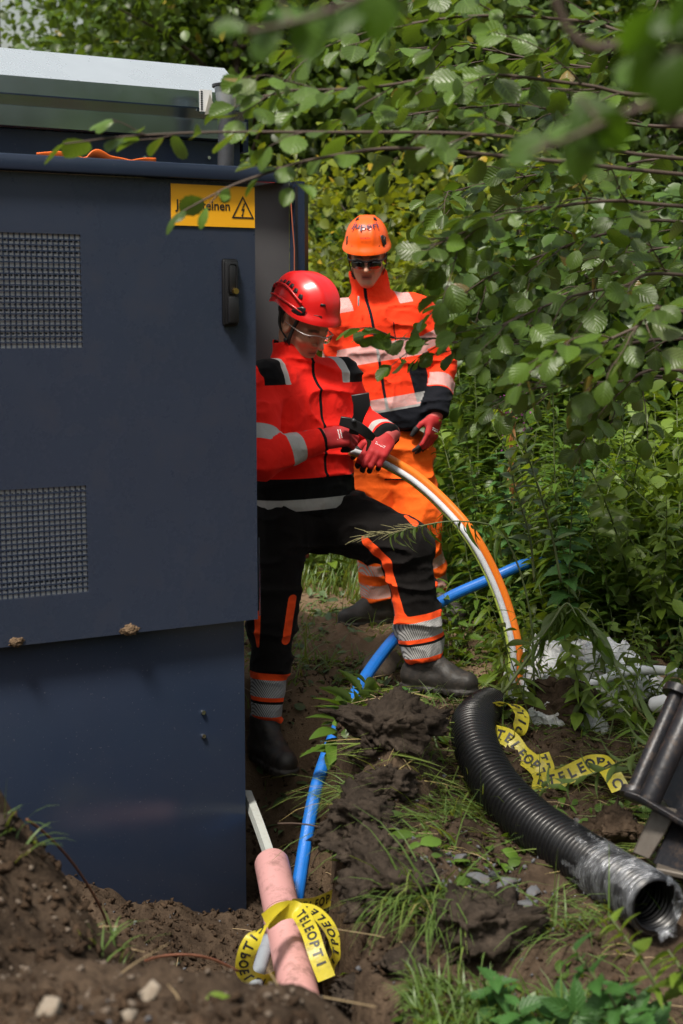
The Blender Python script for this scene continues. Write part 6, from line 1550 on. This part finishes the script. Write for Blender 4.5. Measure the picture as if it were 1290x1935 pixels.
# grass
def blades(name, pos, h, lean, m, seed, parent=None, org=None, width=.0035, up=1.):
    r = np.random.default_rng(seed); k = len(pos); s = 5; h = np.broadcast_to(h, (k,))*(.6+.7*r.random(k)); a = r.random(k)*6.283
    dirh = np.stack([np.cos(a), np.sin(a), np.zeros(k)], 1)*(.25+.6*r.random(k)[:, None])+np.asarray(lean)[None]*(.25+1.1*r.random(k))[:, None]; q = np.array(pos, float); d = np.stack([dirh[:, 0]*.5, dirh[:, 1]*.5, up*np.ones(k)], 1); d /= np.linalg.norm(d, axis=1)[:, None]
    side = np.stack([-np.sin(a), np.cos(a), np.zeros(k)], 1); V = []
    for i in range(s):
        wdt = width*(1-(i/(s-1))**1.5)+.0003; V.append(q-side*wdt); V.append(q+side*wdt); q = q+d*(h/(s-1))[:, None]; d = d+dirh*.28+np.array([0, 0, -.20*(i+1)*.6])*(1+np.linalg.norm(dirh, axis=1))[:, None]*.6; d /= np.linalg.norm(d, axis=1)[:, None]
    V = np.stack(V, 1); f = np.array([[2*i, 2*i+1, 2*i+3, 2*i+2] for i in range(s-1)]); F = (f[None]+(np.arange(k)*2*s)[:, None, None]).reshape(-1, 4); v = V.reshape(-1, 3)
    if org is not None: v = v-org
    uv = np.zeros((len(v), 2)); return mesh_obj(name, v, F, m, parent, attrs={'rnd': np.repeat(r.random(k), 2*s)}, uv=uv)
def scatter(n, x0, x1, y0, y1, seed, fn):
    r = np.random.default_rng(seed); x = r.uniform(x0, x1, n); y = r.uniform(y0, y1, n); k = fn(x, y, r.random(n)); x, y = x[k], y[k]; return np.stack([x, y, gh(x, y)-.004], 1)
# mown and trampled grass lying on the mound, verge grass behind
ps = scatter(3600, .02, 1.1, 2.55, 4.9, 3, lambda x, y, r: (x > .20) & (n2(x, y, 3.2, 3, 40.) > .15) & (r < .8) & (x > .04+.10*(y < 3.4)) & (((x-.36)/.24)**2+((y-3.65)/.42)**2 > 1))
o = blades('grass', ps, .10, (-1.5, -.4, 0), M_grass, 4, width=.003, up=.4); tag(o, 'flattened green grass over the dug mound', 'grass', kind='stuff')
ps = scatter(14000, -.7, 2.2, 5.7, 9.5, 5, lambda x, y, r: ((y > 7.0+.4*n2(x, y, 1.5, 2, 3.)) | ((n2(x, y, 2.4, 3, 9.) > .3) & ((y > 6.8) | (x > .5)))) & (r < .9))
o = blades('verge_grass', ps, .15, (.1, 0, 0), M_grass, 6, width=.004); tag(o, 'rough grass on the verge behind the legs', 'grass', kind='stuff')
ps = scatter(6500, .16, 1.1, 2.2, 3.2, 15, lambda x, y, r: (n2(x, y, 4., 3, 70.) > -.1))
o = blades('short_grass', ps, .095, (-.5, -.5, 0), M_grass, 8, up=.6); tag(o, 'short bright grass at the bottom right of the mound', 'grass', kind='stuff')
def tuft(lab, c, n, h, lean, rad, seed, m=M_grass):
    r = np.random.default_rng(seed); n = int(n*.6); p = c+r.normal(size=(n, 3))*np.array([rad*1.9, rad*1.1, 0]); p[:, 2] = np.minimum(gh(p[:, 0], p[:, 1])-.006, p[:, 2]+.03); o = blades('grass_tuft', p, h, lean, m, seed, None, c, .0032, up=.42); o.location = c; tag(o, lab, 'grass tuft', 'grass tufts on the pit edge')
tuft('long grass tuft hanging over the pit edge below the rubble', at(815, 1715, 3.5), 260, .26, (-.35, -1.3, 0), .045, 1)
tuft('pale grass tuft fallen over the pit edge below the big clod', at(745, 1530, 4.35), 240, .24, (-1.4, -.7, 0), .05, 2)
tuft('grass tuft combed left across the top of the mound', at(860, 1530, 4.2), 260, .24, (-1.5, -.5, 0), .06, 3)
tuft('dark grass tuft left of the rubble on the mound', at(800, 1610, 3.95), 160, .22, (-1.5, -.6, 0), .05, 4)
tuft('matted mown grass beside the upper end of the black pipe', at(800, 1400, 4.75), 300, .15, (-.9, -.4, 0), .08, 5)
tuft('grass tuft sweeping down in front of the black pipe', at(1060, 1700, 3.45), 220, .20, (-1.2, -.8, 0), .06, 6)
tuft('thin grass by the standing leg on the bank', at(575, 1180, 5.75), 90, .22, (.2, -.5, 0), .07, 7)
tuft('grass sprouting in the hollow beside the copper wire', at(190, 1820, 3.0), 60, .11, (.2, .2, 0), .03, 8)
tuft('few green blades on the crest of the left heap', at(20, 1500, 3.0), 30, .10, (.6, .2, 0), .03, 9)
ps = scatter(6500, -.02, 1.15, 2.5, 5.4, 71, lambda x, y, r: (n2(x, y, 2.8, 3, 47.) > .0) & (x > .10) & (((x-.36)/.20)**2+((y-3.65)/.36)**2 > 1)); ps[:, 2] += .016
r = np.random.default_rng(12); k = len(ps); a = r.normal(.0, .9, k)+np.where(r.random(k) < .5, 0, 3.14); d = np.stack([np.cos(a), np.sin(a)*.8, .12*r.normal(size=k)], 1)
PR_blade = leaf_proto(lambda t: .75-.7*t**2, 6, 2, 0, 0, .16, .022)
o = leaves_mesh('cut_grass', [PR_blade], ps, d, np.c_[r.normal(size=(k, 2))*.5, np.ones(k)], .08+.12*r.random(k), M_grass); tag(o, 'mown grass lying over the dug mound', 'grass', kind='stuff')
# cut leaves and straw strewn about
ps = scatter(2600, .0, 1.2, 2.6, 5.9, 21, lambda x, y, r: (n2(x, y, 2.6, 3, 55.) > .0)); ps[:, 2] += .012
k = len(ps); r = np.random.default_rng(8); o = leaves_mesh('leaf_litter', [PR_broad, PR_lance, PR_alder_b], ps, np.c_[r.normal(size=(k, 2)), r.normal(size=k)*.25], np.c_[r.normal(size=(k, 2))*.4, np.ones(k)], .025+.04*r.random(k), M_herb); tag(o, 'cut leaves and weeds strewn over the mound', 'litter', kind='stuff')
ps = scatter(1500, -.7, .9, 5.0, 7.2, 91, lambda x, y, r: (n2(x, y, 3.6, 3, 15.) > -.05)); ps[:, 2] += .012
k = len(ps); o = leaves_mesh('leaf_litter', [PR_broad, PR_lance, PR_alder_b], ps, np.c_[r.normal(size=(k, 2)), r.normal(size=k)*.25], np.c_[r.normal(size=(k, 2))*.4, np.ones(k)], .02+.05*r.random(k), M_wilt); tag(o, 'trampled wilted leaves on the path behind the legs', 'litter', kind='stuff')
ps = scatter(1500, -.6, .8, 5.1, 7.0, 92, lambda x, y, r: (n2(x, y, 2.6, 3, 25.) > .12)); tag(blades('path_grass', ps, .09, (.6, -.5, 0), M_grass, 93, up=.5), 'sparse trodden grass on the path behind the legs', 'grass', kind='stuff')
m = MB(); r = np.random.default_rng(9)
for i in range(190):
    x, y = r.uniform(-.6, 1.1), r.uniform(2.3, 6.6); a = r.random()*3.14; l = .03+.09*r.random(); z = float(gh(x, y))+.008; d = V3(math.cos(a), math.sin(a), .15*r.normal())*l
    m.tube([V3(x, y, z)-d, V3(x, y, z+.006), V3(x, y, z)+d], [.0012, .0015, .0008], 4, False)
tag(m.build('straw', pmat('straw', (.30, .22, .12), .7, var=.3), None, auto=None), 'dry straw and rootlets over the soil', 'straw', kind='stuff')
for pts, lab in (([(525, 1556, 4.4), (560, 1556, 4.35), (600, 1562, 4.3), (650, 1580, 4.22)], 'thin pale root crossing in front of the blue duct'), ([(588, 1640, 4.2), (600, 1612, 4.18), (620, 1598, 4.15), (655, 1596, 4.12)], 'thin root curling out of the pit side'), ([(665, 1660, 4.0), (690, 1672, 3.92), (720, 1672, 3.86)], 'pale root end on the root bound clod')):
    tag(add_tube('root', PX(pts), .0025, M_twig, 6, 24), lab, 'root')
